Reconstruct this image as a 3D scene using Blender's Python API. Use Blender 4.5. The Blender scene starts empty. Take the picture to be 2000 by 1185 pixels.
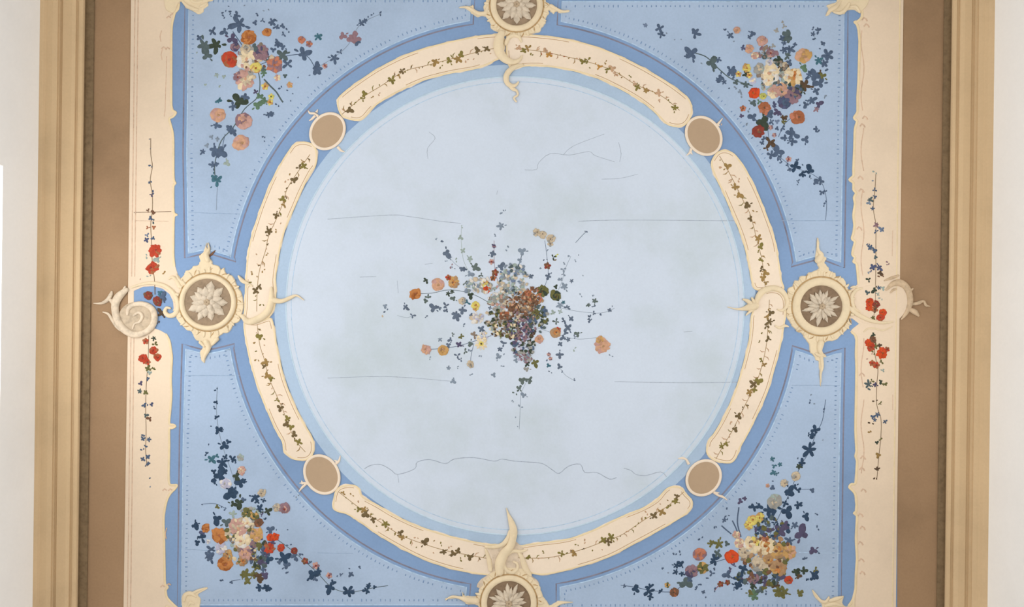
import bpy, bmesh, math, random
from mathutils import Vector, Matrix
from mathutils.geometry import tessellate_polygon

PI = math.pi
# ------------------------------------------------------------------ frame
TH = 0.0125            # the room is turned a little against the photograph
S = 400.0              # pixels of the photograph per metre on the ceiling
D = 4.2                # camera to ceiling
H = 5.5                # ceiling height
CT, ST = math.cos(TH), math.sin(TH)
scene = bpy.context.scene
col = scene.collection

cam_d = bpy.data.cameras.new('camera')
cam_d.sensor_width = 36.0
cam_d.lens = 36.0 * (S * D) / 2000.0
cam_d.clip_start = 0.05
cam = bpy.data.objects.new('camera', cam_d)
col.objects.link(cam)
cam.matrix_world = Matrix(((CT, -ST, 0, 0), (-ST, -CT, 0, 0), (0, 0, -1, H - D), (0, 0, 0, 1)))
scene.camera = cam
scene.view_settings.view_transform = 'Standard'
scene.view_settings.look = 'None'
scene.view_settings.gamma = 1.0
scene.view_settings.use_curve_mapping = False
scene.view_settings.exposure = -1.0

world = bpy.data.worlds.new('sky')
scene.world = world
world.use_nodes = True
world.node_tree.nodes['Background'].inputs[0].default_value = (0.80, 0.88, 1.0, 1)
world.node_tree.nodes['Background'].inputs[1].default_value = 1.0

WALL_L, WALL_R = -2.2561, 2.2731      # wall faces
YB = 3.6                              # half length of the room
# daylight entering at the windows: (side, y centre, width, sill z, head z, power)
WINDOWS = [(-1, -0.03, 1.10, 1.3, 5.10, 125), (-1, -2.40, 1.10, 1.3, 5.10, 48), (-1, 2.40, 1.10, 1.3, 5.10, 50),
           (1, -0.07, 1.13, 1.3, 4.75, 108), (1, -2.40, 1.13, 1.3, 4.75, 35), (1, 2.40, 1.13, 1.3, 4.75, 20)]
for sd, yc, w, z0, z1, pw in WINDOWS:
    ld = bpy.data.lights.new('window_daylight', 'AREA')
    ld.shape = 'RECTANGLE'; ld.size = z1 - z0 - 0.1; ld.size_y = w - 0.1
    ld.energy = pw; ld.color = (0.965, 0.985, 1.0)
    lo = bpy.data.objects.new('window_daylight', ld); col.objects.link(lo)
    wx = WALL_L if sd < 0 else WALL_R
    lo.location = (wx + sd * 0.06, yc, (z0 + z1) / 2)
    lo.rotation_euler = (0, PI / 2 * sd, 0)

# ------------------------------------------------------------------ helpers
def P(px, py, mm=0.0):
    """pixel of the photograph -> point on the ceiling, mm millimetres below it"""
    dx, dy = px - 1000.0, py - 592.5
    return Vector(((dx * CT + dy * ST) / S, (-dx * ST + dy * CT) / S, H - mm / 1000.0))

def lin(c):
    c = c / 255.0
    return c / 12.92 if c <= 0.04045 else ((c + 0.055) / 1.055) ** 2.4

MATS = {}
PK = 0.82           # the distemper of the painted ceiling is a little duller than the walls
def paint(name, rgb, var=0.10, scale=6.0, rough=0.9, bump=0.15, tint=None, fine=90.0):
    if name in MATS: return MATS[name]
    m = bpy.data.materials.new(name); m.use_nodes = True
    nt = m.node_tree; nd = nt.nodes; lk = nt.links
    b = nd['Principled BSDF']
    b.inputs['Roughness'].default_value = rough
    b.inputs['Specular IOR Level'].default_value = 0.15
    g = nd.new('ShaderNodeNewGeometry')
    n1 = nd.new('ShaderNodeTexNoise'); n1.inputs['Scale'].default_value = scale
    n1.inputs['Detail'].default_value = 6; n1.inputs['Roughness'].default_value = 0.62
    lk.new(g.outputs['Position'], n1.inputs['Vector'])
    if name == 'paint_field': tint = (196, 207, 214)
    r = nd.new('ShaderNodeValToRGB')
    base = [lin(v) * (PK if name.startswith('paint_') or name == 'ceiling_brown' else 1) for v in rgb]
    if tint: t2 = [lin(v) * PK for v in tint]
    else: t2 = [v * (1 - 2.2 * var) for v in base]
    hi = [min(1, v * (1 + var)) for v in base]
    r.color_ramp.elements[0].position = 0.28; r.color_ramp.elements[0].color = (*t2, 1)
    r.color_ramp.elements[1].position = 0.72; r.color_ramp.elements[1].color = (*hi, 1)
    e = r.color_ramp.elements.new(0.5); e.color = (*base, 1)
    lk.new(n1.outputs['Fac'], r.inputs['Fac'])
    n2 = nd.new('ShaderNodeTexNoise'); n2.inputs['Scale'].default_value = fine
    n2.inputs['Detail'].default_value = 3
    lk.new(g.outputs['Position'], n2.inputs['Vector'])
    mx = nd.new('ShaderNodeMix'); mx.data_type = 'RGBA'; mx.blend_type = 'MULTIPLY'
    mx.inputs['Factor'].default_value = min(0.5, var * 1.6)
    lk.new(r.outputs['Color'], mx.inputs['A']); lk.new(n2.outputs['Fac'], mx.inputs['B'])
    gm = nd.new('ShaderNodeVectorMath'); gm.operation = 'SCALE'
    gm.inputs['Scale'].default_value = 1.0 + min(0.5, var * 1.6) * 0.5
    lk.new(mx.outputs['Result'], gm.inputs[0])
    lk.new(gm.outputs[0], b.inputs['Base Color'])
    if bump:
        bp = nd.new('ShaderNodeBump'); bp.inputs['Strength'].default_value = bump
        bp.inputs['Distance'].default_value = 0.002
        lk.new(n2.outputs['Fac'], bp.inputs['Height']); lk.new(bp.outputs['Normal'], b.inputs['Normal'])
    MATS[name] = m
    return m

# palette of the painted decoration (colour of the paint itself; one recess brown has shade put in)
PAL = dict(
    brown=(172, 140, 108), cream=(238, 216, 190), cream2=(232, 206, 174), rim=(240, 218, 178), panel=(243, 224, 202), plate=(208, 188, 162), gold_edge=(226, 198, 152), scroll_l=(232, 213, 188), pinkline=(222, 190, 164), recess_shade=(142, 119, 96),
    blue=(134, 162, 200), blue2=(178, 199, 222), spand=(172, 191, 216), outline=(136, 134, 150), dot=(128, 154, 190),
    lightline=(184, 208, 232), field=(208, 218, 232), fieldline=(196, 216, 232), plaque=(186, 160, 132), stucco=(237, 217, 183),
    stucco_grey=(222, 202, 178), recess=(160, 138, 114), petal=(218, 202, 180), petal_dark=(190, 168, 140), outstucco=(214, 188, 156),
    slate=(84, 100, 124), navy=(54, 74, 98), slateg=(88, 102, 104), dgreen=(64, 74, 62), green=(98, 124, 100), olive=(110, 108, 66),
    teal=(72, 112, 126), pale=(158, 172, 164), bluegrey=(118, 134, 160), lslate=(134, 147, 162), slatec=(100, 112, 130), slatecg=(100, 112, 108), purple=(88, 82, 108), mauve=(146, 116, 124), dbrown=(92, 74, 58),
    lilac=(186, 184, 204), violet=(86, 92, 122),
    red=(192, 74, 52), dred=(142, 66, 56), vermil=(216, 84, 44), rust=(168, 104, 72), orange=(196, 130, 76), dorange=(166, 100, 54),
    ochre=(200, 158, 100), yellow=(222, 204, 112), lime=(196, 196, 108), peach=(208, 162, 132), pink=(198, 156, 144), salmon=(192, 124, 98),
    beige=(204, 186, 160), white=(222, 216, 208), creamf=(232, 212, 176), grey=(160, 158, 152), taupe=(142, 126, 112), tan=(176, 140, 104),
    redbrown=(122, 88, 68), vine=(160, 130, 80), vineg=(134, 122, 66), vined=(116, 98, 68), vinep=(196, 160, 128), vineo=(190, 140, 72),
    crack=(172, 182, 197), crackb=(142, 118, 98), seamb=(150, 172, 200), vinedk=(128, 106, 80), goldline=(194, 160, 114))
def M(n):
    v = 0.05 if n in ('field', 'fieldline', 'cream', 'panel', 'plaque', 'panel', 'stucco', 'rim') else 0.08 if n in ('blue', 'blue2', 'spand', 'brown') else 0.12
    sc = 1.6 if n in ('field', 'blue', 'spand', 'cream', 'brown', 'blue2', 'panel', 'plaque') else 14.0 if n in ('rim', 'stucco', 'outline') else 40.0
    return paint('paint_' + n, PAL[n], v, sc)

class MB:
    """collects shapes given in photograph pixels; build() links them as one mesh"""
    def __init__(s, org=None):
        s.v = []; s.f = []; s.m = []; s.sm = []; s.mats = []
        s.org = org or Vector((0, 0, 0))
    def mi(s, name):
        if name not in s.mats: s.mats.append(name)
        return s.mats.index(name)
    def add(s, vs, fs, mat, smooth=False):
        o = len(s.v); k = s.mi(mat)
        s.v += [v - s.org for v in vs]
        for f in fs:
            s.f.append([i + o for i in f]); s.m.append(k); s.sm.append(smooth)
    def slab(s, pts, mat, d0, d1, inset=0.0, smooth=False):
        """outline as a low relief: skirt from depth d0 to d1 (mm), edge drawn in by inset px"""
        n = len(pts)
        A = 0.5 * sum(pts[i][0] * pts[(i + 1) % n][1] - pts[(i + 1) % n][0] * pts[i][1] for i in range(n))
        sg = 1 if A > 0 else -1
        top = []
        for i in range(n):
            a, b, c = pts[i - 1], pts[i], pts[(i + 1) % n]
            e1 = Vector((b[0] - a[0], b[1] - a[1])); e2 = Vector((c[0] - b[0], c[1] - b[1]))
            if e1.length > 0: e1.normalize()
            if e2.length > 0: e2.normalize()
            t = e1 + e2
            if t.length < 1e-6: t = e1
            t.normalize()
            top.append((b[0] - t.y * sg * inset, b[1] + t.x * sg * inset))
        vs = [P(x, y, d0) for x, y in pts] + [P(x, y, d1) for x, y in top]
        fs = [(i, (i + 1) % n, n + (i + 1) % n, n + i) for i in range(n)]
        for t in tessellate_polygon([[Vector((x, y, 0)) for x, y in top]]):
            fs.append(tuple(n + i for i in t))
        s.add(vs, fs, mat, smooth)
    def dome(s, pts, mat, d0, h, c=None):
        """small convex shape: edge at d0, crown h mm lower"""
        n = len(pts)
        if c is None: c = (sum(p[0] for p in pts) / n, sum(p[1] for p in pts) / n)
        mid = [(c[0] + (x - c[0]) * .72, c[1] + (y - c[1]) * .72) for x, y in pts]
        vs = [P(x, y, max(0, d0 - 1.0)) for x, y in pts] + [P(x, y, d0 + h * .75) for x, y in mid] + [P(c[0], c[1], d0 + h)]
        fs = [(i, (i + 1) % n, n + (i + 1) % n, n + i) for i in range(n)] + [(n + i, n + (i + 1) % n, 2 * n) for i in range(n)]
        s.add(vs, fs, mat, True)
    def ribbon(s, pts, w, mat, d0, h=None, closed=False, seg=6):
        """half-round moulding along pts; w = width in px, number or one per point"""
        n = len(pts)
        if not hasattr(w, '__len__'): w = [w] * n
        vs = []; fs = []
        for i in range(n):
            if closed: a, b = pts[i - 1], pts[(i + 1) % n]
            else: a, b = pts[max(0, i - 1)], pts[min(n - 1, i + 1)]
            t = Vector((b[0] - a[0], b[1] - a[1]))
            if t.length < 1e-6: t = Vector((1, 0))
            t.normalize(); nx, ny = -t.y, t.x
            hh = (w[i] / 2 / S * 1000 * 0.8) if h is None else h
            for k in range(seg + 1):
                a_ = PI * k / seg
                o = -math.cos(a_) * w[i] / 2
                vs.append(P(pts[i][0] + nx * o, pts[i][1] + ny * o, d0 - (1.0 if k in (0, seg) and d0 >= 1 else 0) + math.sin(a_) * hh))
        q = seg + 1
        for i in range(n if closed else n - 1):
            j = (i + 1) % n
            for k in range(seg): fs.append((i * q + k, i * q + k + 1, j * q + k + 1, j * q + k))
        s.add(vs, fs, mat, True)
    def build(s, name, parent=None, **props):
        me = bpy.data.meshes.new(name)
        me.from_pydata([tuple(v) for v in s.v], [], s.f)
        for mn in s.mats: me.materials.append(M(mn) if isinstance(mn, str) else mn)
        for p, k, sm in zip(me.polygons, s.m, s.sm): p.material_index = k; p.use_smooth = sm
        bm = bmesh.new(); bm.from_mesh(me); bmesh.ops.recalc_face_normals(bm, faces=bm.faces); bm.to_mesh(me); bm.free()
        o = bpy.data.objects.new(name, me); col.objects.link(o)
        if parent: o.parent = parent
        else: o.location = s.org
        for k, v in props.items(): o[k] = v
        return o

def thing(name, px, py, label, cat, group=None, mm=0.0):
    o = bpy.data.objects.new(name, None); o.empty_display_size = 0.05; col.objects.link(o)
    o.location = P(px, py, mm); o['label'] = label; o['category'] = cat
    if group: o['group'] = group
    return o, Vector(o.location)

def cr(pts, k=6, closed=False):
    """Catmull-Rom through pts"""
    out = []; n = len(pts)
    rng = range(n) if closed else range(n - 1)
    g = (lambda i: pts[i % n]) if closed else (lambda i: pts[max(0, min(n - 1, i))])
    for i in rng:
        p0, p1, p2, p3 = g(i - 1), g(i), g(i + 1), g(i + 2)
        for j in range(k):
            t = j / k
            out.append(tuple(0.5 * (2 * b + (c - a) * t + (2 * a - 5 * b + 4 * c - d) * t * t + (3 * b - a - 3 * c + d) * t ** 3)
                             for a, b, c, d in zip(p0, p1, p2, p3)))
    if not closed: out.append(tuple(pts[-1]))
    return out
def crw(pts, ws, k=6):
    q = cr([(x, y, w) for (x, y), w in zip(pts, ws)], k)
    return [(a, b) for a, b, c in q], [max(0.8, c) for a, b, c in q]
def Z(ox, oy, s, pts): return [(ox + x / s, oy + y / s) for x, y in pts]
def arc(cx, cy, r, a0, a1, n):      # angles in degrees, image sense (y down)
    return [(cx + r * math.cos(math.radians(a0 + (a1 - a0) * i / n)), cy + r * math.sin(math.radians(a0 + (a1 - a0) * i / n))) for i in range(n + 1)]
def rough(pts, amp, rnd): return [(x + rnd.uniform(-amp, amp), y + rnd.uniform(-amp, amp)) for x, y in pts]
def resamp(pts, step, closed=False):
    q = list(pts) + ([pts[0]] if closed else [])
    out = [q[0]]; acc = 0
    for a, b in zip(q, q[1:]):
        L = math.hypot(b[0] - a[0], b[1] - a[1]); t = step - acc
        while t <= L:
            out.append((a[0] + (b[0] - a[0]) * t / L, a[1] + (b[1] - a[1]) * t / L)); t += step
        acc = L - (t - step)
    return out

# ------------------------------------------------------------------ room shell
def edgex(x0, y):      # a room line that meets row 592.5 at x0
    return x0 - (y - 592.5) * TH
def solid(name, vs, fs, mat, kind='structure', parent=None):
    me = bpy.data.meshes.new(name); me.from_pydata(vs, [], fs); me.materials.append(mat)
    bm = bmesh.new(); bm.from_mesh(me); bmesh.ops.recalc_face_normals(bm, faces=bm.faces); bm.to_mesh(me); bm.free()
    o = bpy.data.objects.new(name, me); col.objects.link(o)
    if kind: o['kind'] = kind
    if parent: o.parent = parent
    return o
def boxes(name, bl, mat, kind='structure', parent=None):
    vs = []; fs = []
    for x0, x1, y0, y1, z0, z1 in bl:
        o = len(vs)
        vs += [(x, y, z) for x in (x0, x1) for y in (y0, y1) for z in (z0, z1)]
        fs += [tuple(o + i for i in f) for f in ((0, 1, 3, 2), (4, 6, 7, 5), (0, 4, 5, 1), (2, 3, 7, 6), (0, 2, 6, 4), (1, 5, 7, 3))]
    return solid(name, vs, fs, mat, kind, parent)

m_wall = paint('wall_plaster', (248, 245, 240), 0.03, 0.9, bump=0.05, fine=60)
m_floor = paint('floor_stone', (214, 205, 192), 0.08, 1.5, bump=0.05, rough=0.6)
m_corn = paint('cornice_paint', (210, 182, 144), 0.06, 2.2, bump=0.08)
m_ceil = paint('ceiling_brown', PAL['brown'], 0.10, 1.8, bump=0.1)
m_frame = paint('window_white', (240, 238, 232), 0.02, 5, bump=0.0, rough=0.5)
m_glass = bpy.data.materials.new('window_glass'); m_glass.use_nodes = True
_b = m_glass.node_tree.nodes['Principled BSDF']
_b.inputs['Transmission Weight'].default_value = 1.0; _b.inputs['Roughness'].default_value = 0.02; _b.inputs['IOR'].default_value = 1.45

boxes('ceiling', [(WALL_L - .3, WALL_R + .3, -YB - .3, YB + .3, H, H + .2)], m_ceil)
boxes('floor', [(WALL_L - .3, WALL_R + .3, -YB - .3, YB + .3, -.1, 0)], m_floor)
boxes('wall_front', [(WALL_L - .3, WALL_R + .3, -YB - .3, -YB, 0, H)], m_wall)
boxes('wall_back', [(WALL_L - .3, WALL_R + .3, YB, YB + .3, 0, H)], m_wall)
for sd, nm in ((-1, 'wall_left'), (1, 'wall_right')):
    ws = sorted([w for w in WINDOWS if w[0] == sd], key=lambda w: w[1])
    x0, x1 = (WALL_L - .3, WALL_L) if sd < 0 else (WALL_R, WALL_R + .3)
    bl = []; y = -YB
    for _, yc, w, z0, z1, _p in ws:
        bl.append((x0, x1, y, yc - w / 2, 0, H)); bl.append((x0, x1, yc - w / 2, yc + w / 2, 0, z0)); bl.append((x0, x1, yc - w / 2, yc + w / 2, z1, H))
        y = yc + w / 2
    bl.append((x0, x1, y, YB, 0, H))
    boxes(nm, bl, m_wall)
n = 0
for sd, yc, w, z0, z1, _p in WINDOWS:
    n += 1
    X = WALL_L if sd < 0 else WALL_R
    a, b = sorted((X + sd * .12, X + sd * .17))
    bl = [(a, b, yc - w / 2, yc - w / 2 + .06, z0, z1), (a, b, yc + w / 2 - .06, yc + w / 2, z0, z1), (a, b, yc - w / 2, yc + w / 2, z0, z0 + .07),
          (a, b, yc - w / 2, yc + w / 2, z1 - .07, z1), (a, b, yc - .03, yc + .03, z0, z1)]
    for k in (1, 2, 3):
        zz = z0 + (z1 - z0) * k / 4; bl.append((a, b, yc - w / 2, yc + w / 2, zz - .015, zz + .015))
    f = boxes('window_%d' % n, bl, m_frame)
    boxes('window_pane', [(X + sd * .14, X + sd * .146, yc - w / 2 + .05, yc + w / 2 - .05, z0 + .06, z1 - .06)], m_glass, None, f)
    boxes('window_sill', [(min(X, X - sd * .06), max(X, X - sd * .06), yc - w / 2 - .06, yc + w / 2 + .06, z0 - .05, z0)], m_frame, None, f)

# cornices: profile as (row-592 pixel, depth in metres)
def cornice(name, prof, wall_x):
    prof = [(px, t * .6) for px, t in prof]
    sec = [((px - 1000) / S * (D - t) / D, H - t) for px, t in prof]
    sec += [(wall_x, H - prof[-1][1]), (wall_x, H)]
    n = len(sec); vs = []; fs = []
    for y in (-YB, YB): vs += [(x, y, z) for x, z in sec]
    for i in range(n): fs.append((i, (i + 1) % n, n + (i + 1) % n, n + i))
    fs.append(tuple(range(n))); fs.append(tuple(range(2 * n - 1, n - 1, -1)))
    return solid(name, vs, fs, m_corn)
cornice('trim_1', [(160, .0), (158, .045), (155, .062), (150, .066), (147, .066), (146, .058), (143, .058), (141, .074), (134, .086), (122, .094), (116, .098),
                   (115, .088), (112, .088), (110, .104), (107, .106), (106, .122), (96, .142), (84, .156), (79, .178), (77, .184), (73, .192), (71, .2)], WALL_L)
cornice('trim_2', [(1851, .0), (1853, .045), (1856, .06), (1862, .064), (1863, .056), (1867, .056), (1869, .074), (1878, .086), (1891, .094),
                   (1893, .086), (1897, .086), (1899, .104), (1904, .108), (1905, .122), (1916, .142), (1924, .172), (1928, .182), (1934, .196), (1936, .2)], WALL_R)
def stripbar(name, x0, x1, mm, mat):      # flat band of the ceiling along the cornice
    b = MB(); b.slab([(edgex(x0, -300), -300), (edgex(x1, -300), -300), (edgex(x1, 1485), 1485), (edgex(x0, 1485), 1485)], mat, 0, mm)
    o = b.build(name); o['kind'] = 'structure'; return o
PAL['fillet'] = (140, 118, 90)
stripbar('trim_3', 158, 178, 9, 'fillet')
stripbar('trim_4', 1836, 1852, 9, 'fillet')

# ------------------------------------------------------------------ painted grounds
YT, YL = -260, 1445
b = MB(P(1002, 594)); b.slab([(256, YT), (1752, YT), (1752, YL), (256, YL)], 'blue', 0, 1.2)
o = b.build('painted_ground'); o['label'] = 'medium blue painted ground behind the ring of cream panels'; o['category'] = 'painted panel'

# cream side borders
LU = [(352, 8), (350, 18), (344, 25), (341, 36), (338, 50), (337, 80), (337, 150), (337, 205), (340, 216), (346, 220), (340, 228), (333, 232), (336, 245), (340, 262), (341, 290),
      (341, 330), (342, 352), (345, 358), (341, 364), (341, 400), (342, 416), (348, 420), (342, 424), (341, 470), (341, 500), (343, 520), (348, 536), (356, 546), (364, 556), (360, 580), (352, 604), (339, 604)]
lun = [(339, 600), (338, 588), (331, 574), (318, 564), (300, 559), (280, 560), (262, 568), (262, 604)]
LL = [(262, 636), (300, 640), (314, 645), (326, 652), (333, 665), (336, 682), (338, 700), (336, 740), (337, 770), (335, 800), (333, 826), (340, 829), (345, 832), (338, 836), (333, 838), (333, 870), (332, 920), (333, 944),
      (341, 947), (348, 947), (344, 954), (336, 962), (330, 972), (326, 985), (322, 1010), (323, 1060), (324, 1120), (325, 1140), (330, 1146), (326, 1152), (328, 1165), (336, 1175), (350, 1188), (350, YL)]
o, og = thing('painted_border', 300, 592, 'cream painted border strip running along the left brown band', 'border', 'cream side borders')
b = MB(og)
outl = [(edgex(248, y), y) for y in (YL, 592)]
b.slab([(edgex(248, YT), YT), (352, YT)] + LU + lun + [(250, 604)], 'cream', 0.5, 3.0, .6)
b.slab([(250, 632)] + LL + [(edgex(248, YL), YL)], 'cream', 0.5, 3.0, .6)
b.build('border_ground', o)
b = MB(og); b.ribbon([(x - 2, y) for x, y in cr(LU[:26], 3)], 4.5, 'rim', 3, 1.6); b.ribbon([(x - 2, y) for x, y in cr(LL[3:-1], 3)], 4.5, 'rim', 3, 1.6); b.build('edge_moulding', o)
b = MB(og)
for dx in (9, 15):
    for ya, yb in ((YT, 560), (655, YL)):
        b.ribbon([(edgex(248 + dx, y), y) for y in range(ya, yb, 40)], 2.2, 'pinkline', 3, .7)
b.ribbon([(326, 110), (324, 180), (323, 215), (321, 228)], 1.6, 'pinkline', 3, .5)
for ya, yb, x in ((415, 416, 0),):
    b.ribbon([(262, 415), (300, 414), (335, 413)], 1.5, 'crackb', 3, .4); b.ribbon([(266, 431), (330, 432)], 1.2, 'pinkline', 3, .4)
for x, y in ((326, 1030), (316, 60), (318, 95)):
    b.ribbon([(x, y), (x - 3, y + 12), (x - 1, y + 22)], 2, 'pinkline', 3, .5)
for x, y in ((322, 955), (333, 955), (318, 1143), (330, 1140), (337, 28), (330, 33), (328, 94), (320, 93)):
    b.ribbon([(x - 4, y + 3), (x, y - 1), (x + 4, y + 2)], 3, 'pinkline', 3, 1)
b.build('fine_line', o)

RU = [(1679, 10), (1681, 24), (1680, 34), (1672, 42), (1666, 43), (1671, 48), (1674, 58), (1676, 80), (1675, 120), (1674, 160), (1672, 190), (1672, 218), (1665, 230), (1671, 237), (1667, 252), (1666, 285), (1664, 330),
      (1664, 343), (1656, 351), (1664, 357), (1664, 370), (1669, 377), (1665, 386), (1667, 398), (1664, 420), (1666, 440), (1664, 455), (1661, 466), (1667, 472), (1664, 484), (1662, 497), (1667, 503), (1664, 511), (1670, 515), (1672, 530), (1674, 555), (1667, 561), (1656, 568)]
RL = [(1656, 622), (1664, 622), (1677, 632), (1664, 642), (1660, 648), (1667, 654), (1670, 664), (1669, 690), (1670, 720), (1669, 780), (1668, 840), (1670, 880), (1668, 890), (1671, 900), (1670, 920), (1668, 943),
      (1660, 945), (1656, 951), (1662, 957), (1668, 966), (1670, 985), (1669, 998), (1665, 1002), (1671, 1008), (1669, 1050), (1671, 1090), (1669, 1120), (1668, 1150), (1663, 1170), (1655, 1182), (1655, YL)]
o, og = thing('painted_border', 1712, 592, 'cream painted border strip running along the right brown band', 'border', 'cream side borders')
b = MB(og)
b.slab([(edgex(1757, YT), YT), (edgex(1757, YL), YL)] + RL[::-1] + RU[::-1] + [(1679, YT)], 'cream', 0.5, 3.0, .6); b.build('border_ground', o)
b = MB(og); b.ribbon([(x + 2.5, y) for x, y in cr(RU[:-2], 3)], 5, 'rim', 3, 1.8); b.ribbon([(x + 2.5, y) for x, y in cr(RL[4:-1], 3)], 5, 'rim', 3, 1.8); b.build('edge_moulding', o)
b = MB(og); rnd = random.Random(3)
b.ribbon([(edgex(1750, y), y) for y in range(YT, YL, 40)], 3, 'rim', 3, .8)
for ya, yb in ((60, 225), (250, 340), (370, 540), (660, 760), (780, 930)):
    b.ribbon([(1684 + 3 * math.sin(y / 17.0), y) for y in range(ya, yb, 12)], 2, 'pinkline', 3, .7)
for x, y in ((1688, 38), (1692, 50), (1689, 230), (1684, 245), (1680, 347), (1682, 372), (1678, 446), (1683, 731), (1685, 893), (1683, 915), (1686, 957), (1680, 1005), (1684, 1030), (1680, 1060), (1682, 1093), (1684, 1118)):
    b.ribbon([(x - 5, y + 2), (x - 1, y - 3), (x + 3, y), (x + 5, y + 4)], 3, 'pinkline', 3, 1.4)
b.ribbon([(1743, 770), (1743, 800)], 1.4, 'pinkline', 3, .5); b.ribbon([(1743, 560 - 110), (1742, 500)], 1.4, 'pinkline', 3, .5)
b.build('fine_line', o)

# the round sky field
o, og = thing('round_field', 1006, 597, 'large pale blue round field in the centre of the ceiling', 'painted panel')
b = MB(og); b.slab(arc(1006, 596, 470, 0, 360, 180)[:-1], 'blue2', 0.8, 2.0); b.build('blue_band', o)
b = MB(og); b.slab(arc(1006, 597, 447, 0, 360, 180)[:-1], 'field', 1.0, 2.8, 1); b.build('sky_ground', o)
b = MB(og)
b.ribbon(arc(1006, 597, 447, 0, 360, 200)[:-1], 3, 'fieldline', 2.6, 1, closed=True)
b.ribbon(arc(1006, 597, 437, 0, 360, 200)[:-1], 1.6, 'lightline', 2.6, .5, closed=True)
b.build('ring_line', o)
b = MB(og)
for L, w in (([(712, 915), (725, 908), (745, 907), (765, 918), (777, 926), (810, 915), (815, 902), (840, 897), (870, 905), (887, 896), (925, 893), (965, 900), (980, 896), (1005, 900), (1035, 902), (1060, 905), (1080, 918), (1092, 924), (1110, 910), (1133, 906), (1142, 922), (1165, 922), (1190, 935), (1204, 932)], 2.0),
             ([(1218, 914), (1232, 918), (1242, 926), (1262, 928), (1290, 921), (1302, 931)], 1.8), ([(777, 926), (779, 942)], 1.3),
             ([(640, 428), (760, 420), (800, 423), (860, 432), (900, 436)], 1.4), ([(1130, 432), (1190, 430), (1290, 430), (1400, 431), (1444, 431)], 1.4),
             ([(640, 738), (760, 735), (880, 744)], 1.3), ([(1200, 745), (1330, 747), (1440, 746)], 1.5),
             ([(1025, 332), (1048, 331), (1052, 318), (1075, 300), (1112, 303), (1150, 296), (1162, 304), (1200, 316)], 1.2), ([(1175, 350), (1212, 348), (1246, 340)], 1.1),
             ([(1210, 316), (1213, 300), (1208, 278)], 1.1), ([(1100, 303), (1120, 285), (1180, 262)], 1.1), ([(838, 258), (850, 270), (835, 290), (836, 310)], 1.1),
             ([(703, 541), (735, 540)], 1.2), ([(776, 548), (778, 572)], 1.2), ([(830, 516), (845, 514)], 1.0), ([(970, 380), (972, 372)], 1.0), ([(1335, 648), (1352, 647)], 1.1)):
    b.ribbon(cr(L, 3), w, 'crack', 2.8, .3, seg=4)
b.build('crack', o)

# spandrels -----------------------------------------------------------------
CX, CY, RR = 1002, 594, 552
def spandrel(name_label, q, pts_end, xv, ytop, xin):
    """q = (sx, sy): which quarter; xv = pixel of the upright line; pts_end = foot of the panel at the side medallion"""
    pass
SP = {
 'tl': dict(out=[(edgex(354, -14), -14), (edgex(354, 100), 100), (edgex(354, 300), 300), (361, 504), (378, 500), (395, 496), (415, 497), (438, 504), (461, 511)], a=(189.6, 261.9), end=(928, -14)),
 'tr': dict(out=[(edgex(1649, -4), -4), (edgex(1649, 100), 100), (edgex(1649, 300), 300), (1649, 523), (1630, 516), (1612, 509), (1592, 508), (1570, 514), (1545, 521)], a=(-8.6, -81.0), end=(1090, -4)),
 'bl': dict(out=[(edgex(354, 1188), 1188), (edgex(354, 1000), 1000), (edgex(354, 850), 850), (356, 671), (375, 677), (395, 682), (412, 682), (435, 677), (458, 671)], a=(171.0, 98.6), end=(915, 1188)),
 'br': dict(out=[(edgex(1650, 1198), 1198), (edgex(1650, 1000), 1000), (edgex(1650, 850), 850), (1650, 679), (1630, 684), (1612, 690), (1592, 690), (1570, 682), (1547, 675)], a=(9.4, 81.2), end=(1086, 1198)),
}
SPL = {'tl': 'pale blue corner panel with dotted edge at the top left', 'tr': 'pale blue corner panel with dotted edge at the top right',
       'bl': 'pale blue corner panel with dotted edge at the bottom left', 'br': 'pale blue corner panel with dotted edge at the bottom right'}
def inset_poly(pts, dpx):
    n = len(pts)
    A = sum(pts[i][0] * pts[(i + 1) % n][1] - pts[(i + 1) % n][0] * pts[i][1] for i in range(n))
    sg = 1 if A > 0 else -1; out = []
    for i in range(n):
        a, b_, c = Vector(pts[i - 1]), Vector(pts[i]), Vector(pts[(i + 1) % n])
        e1 = (b_ - a).normalized(); e2 = (c - b_).normalized()
        n1 = Vector((-e1.y, e1.x)) * sg; n2 = Vector((-e2.y, e2.x)) * sg
        m = n1 + n2
        if m.length < .2: m = n1
        m = m.normalized(); k = dpx / max(.45, m.dot(n1))
        out.append((b_.x + m.x * k, b_.y + m.y * k))
    return out
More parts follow.
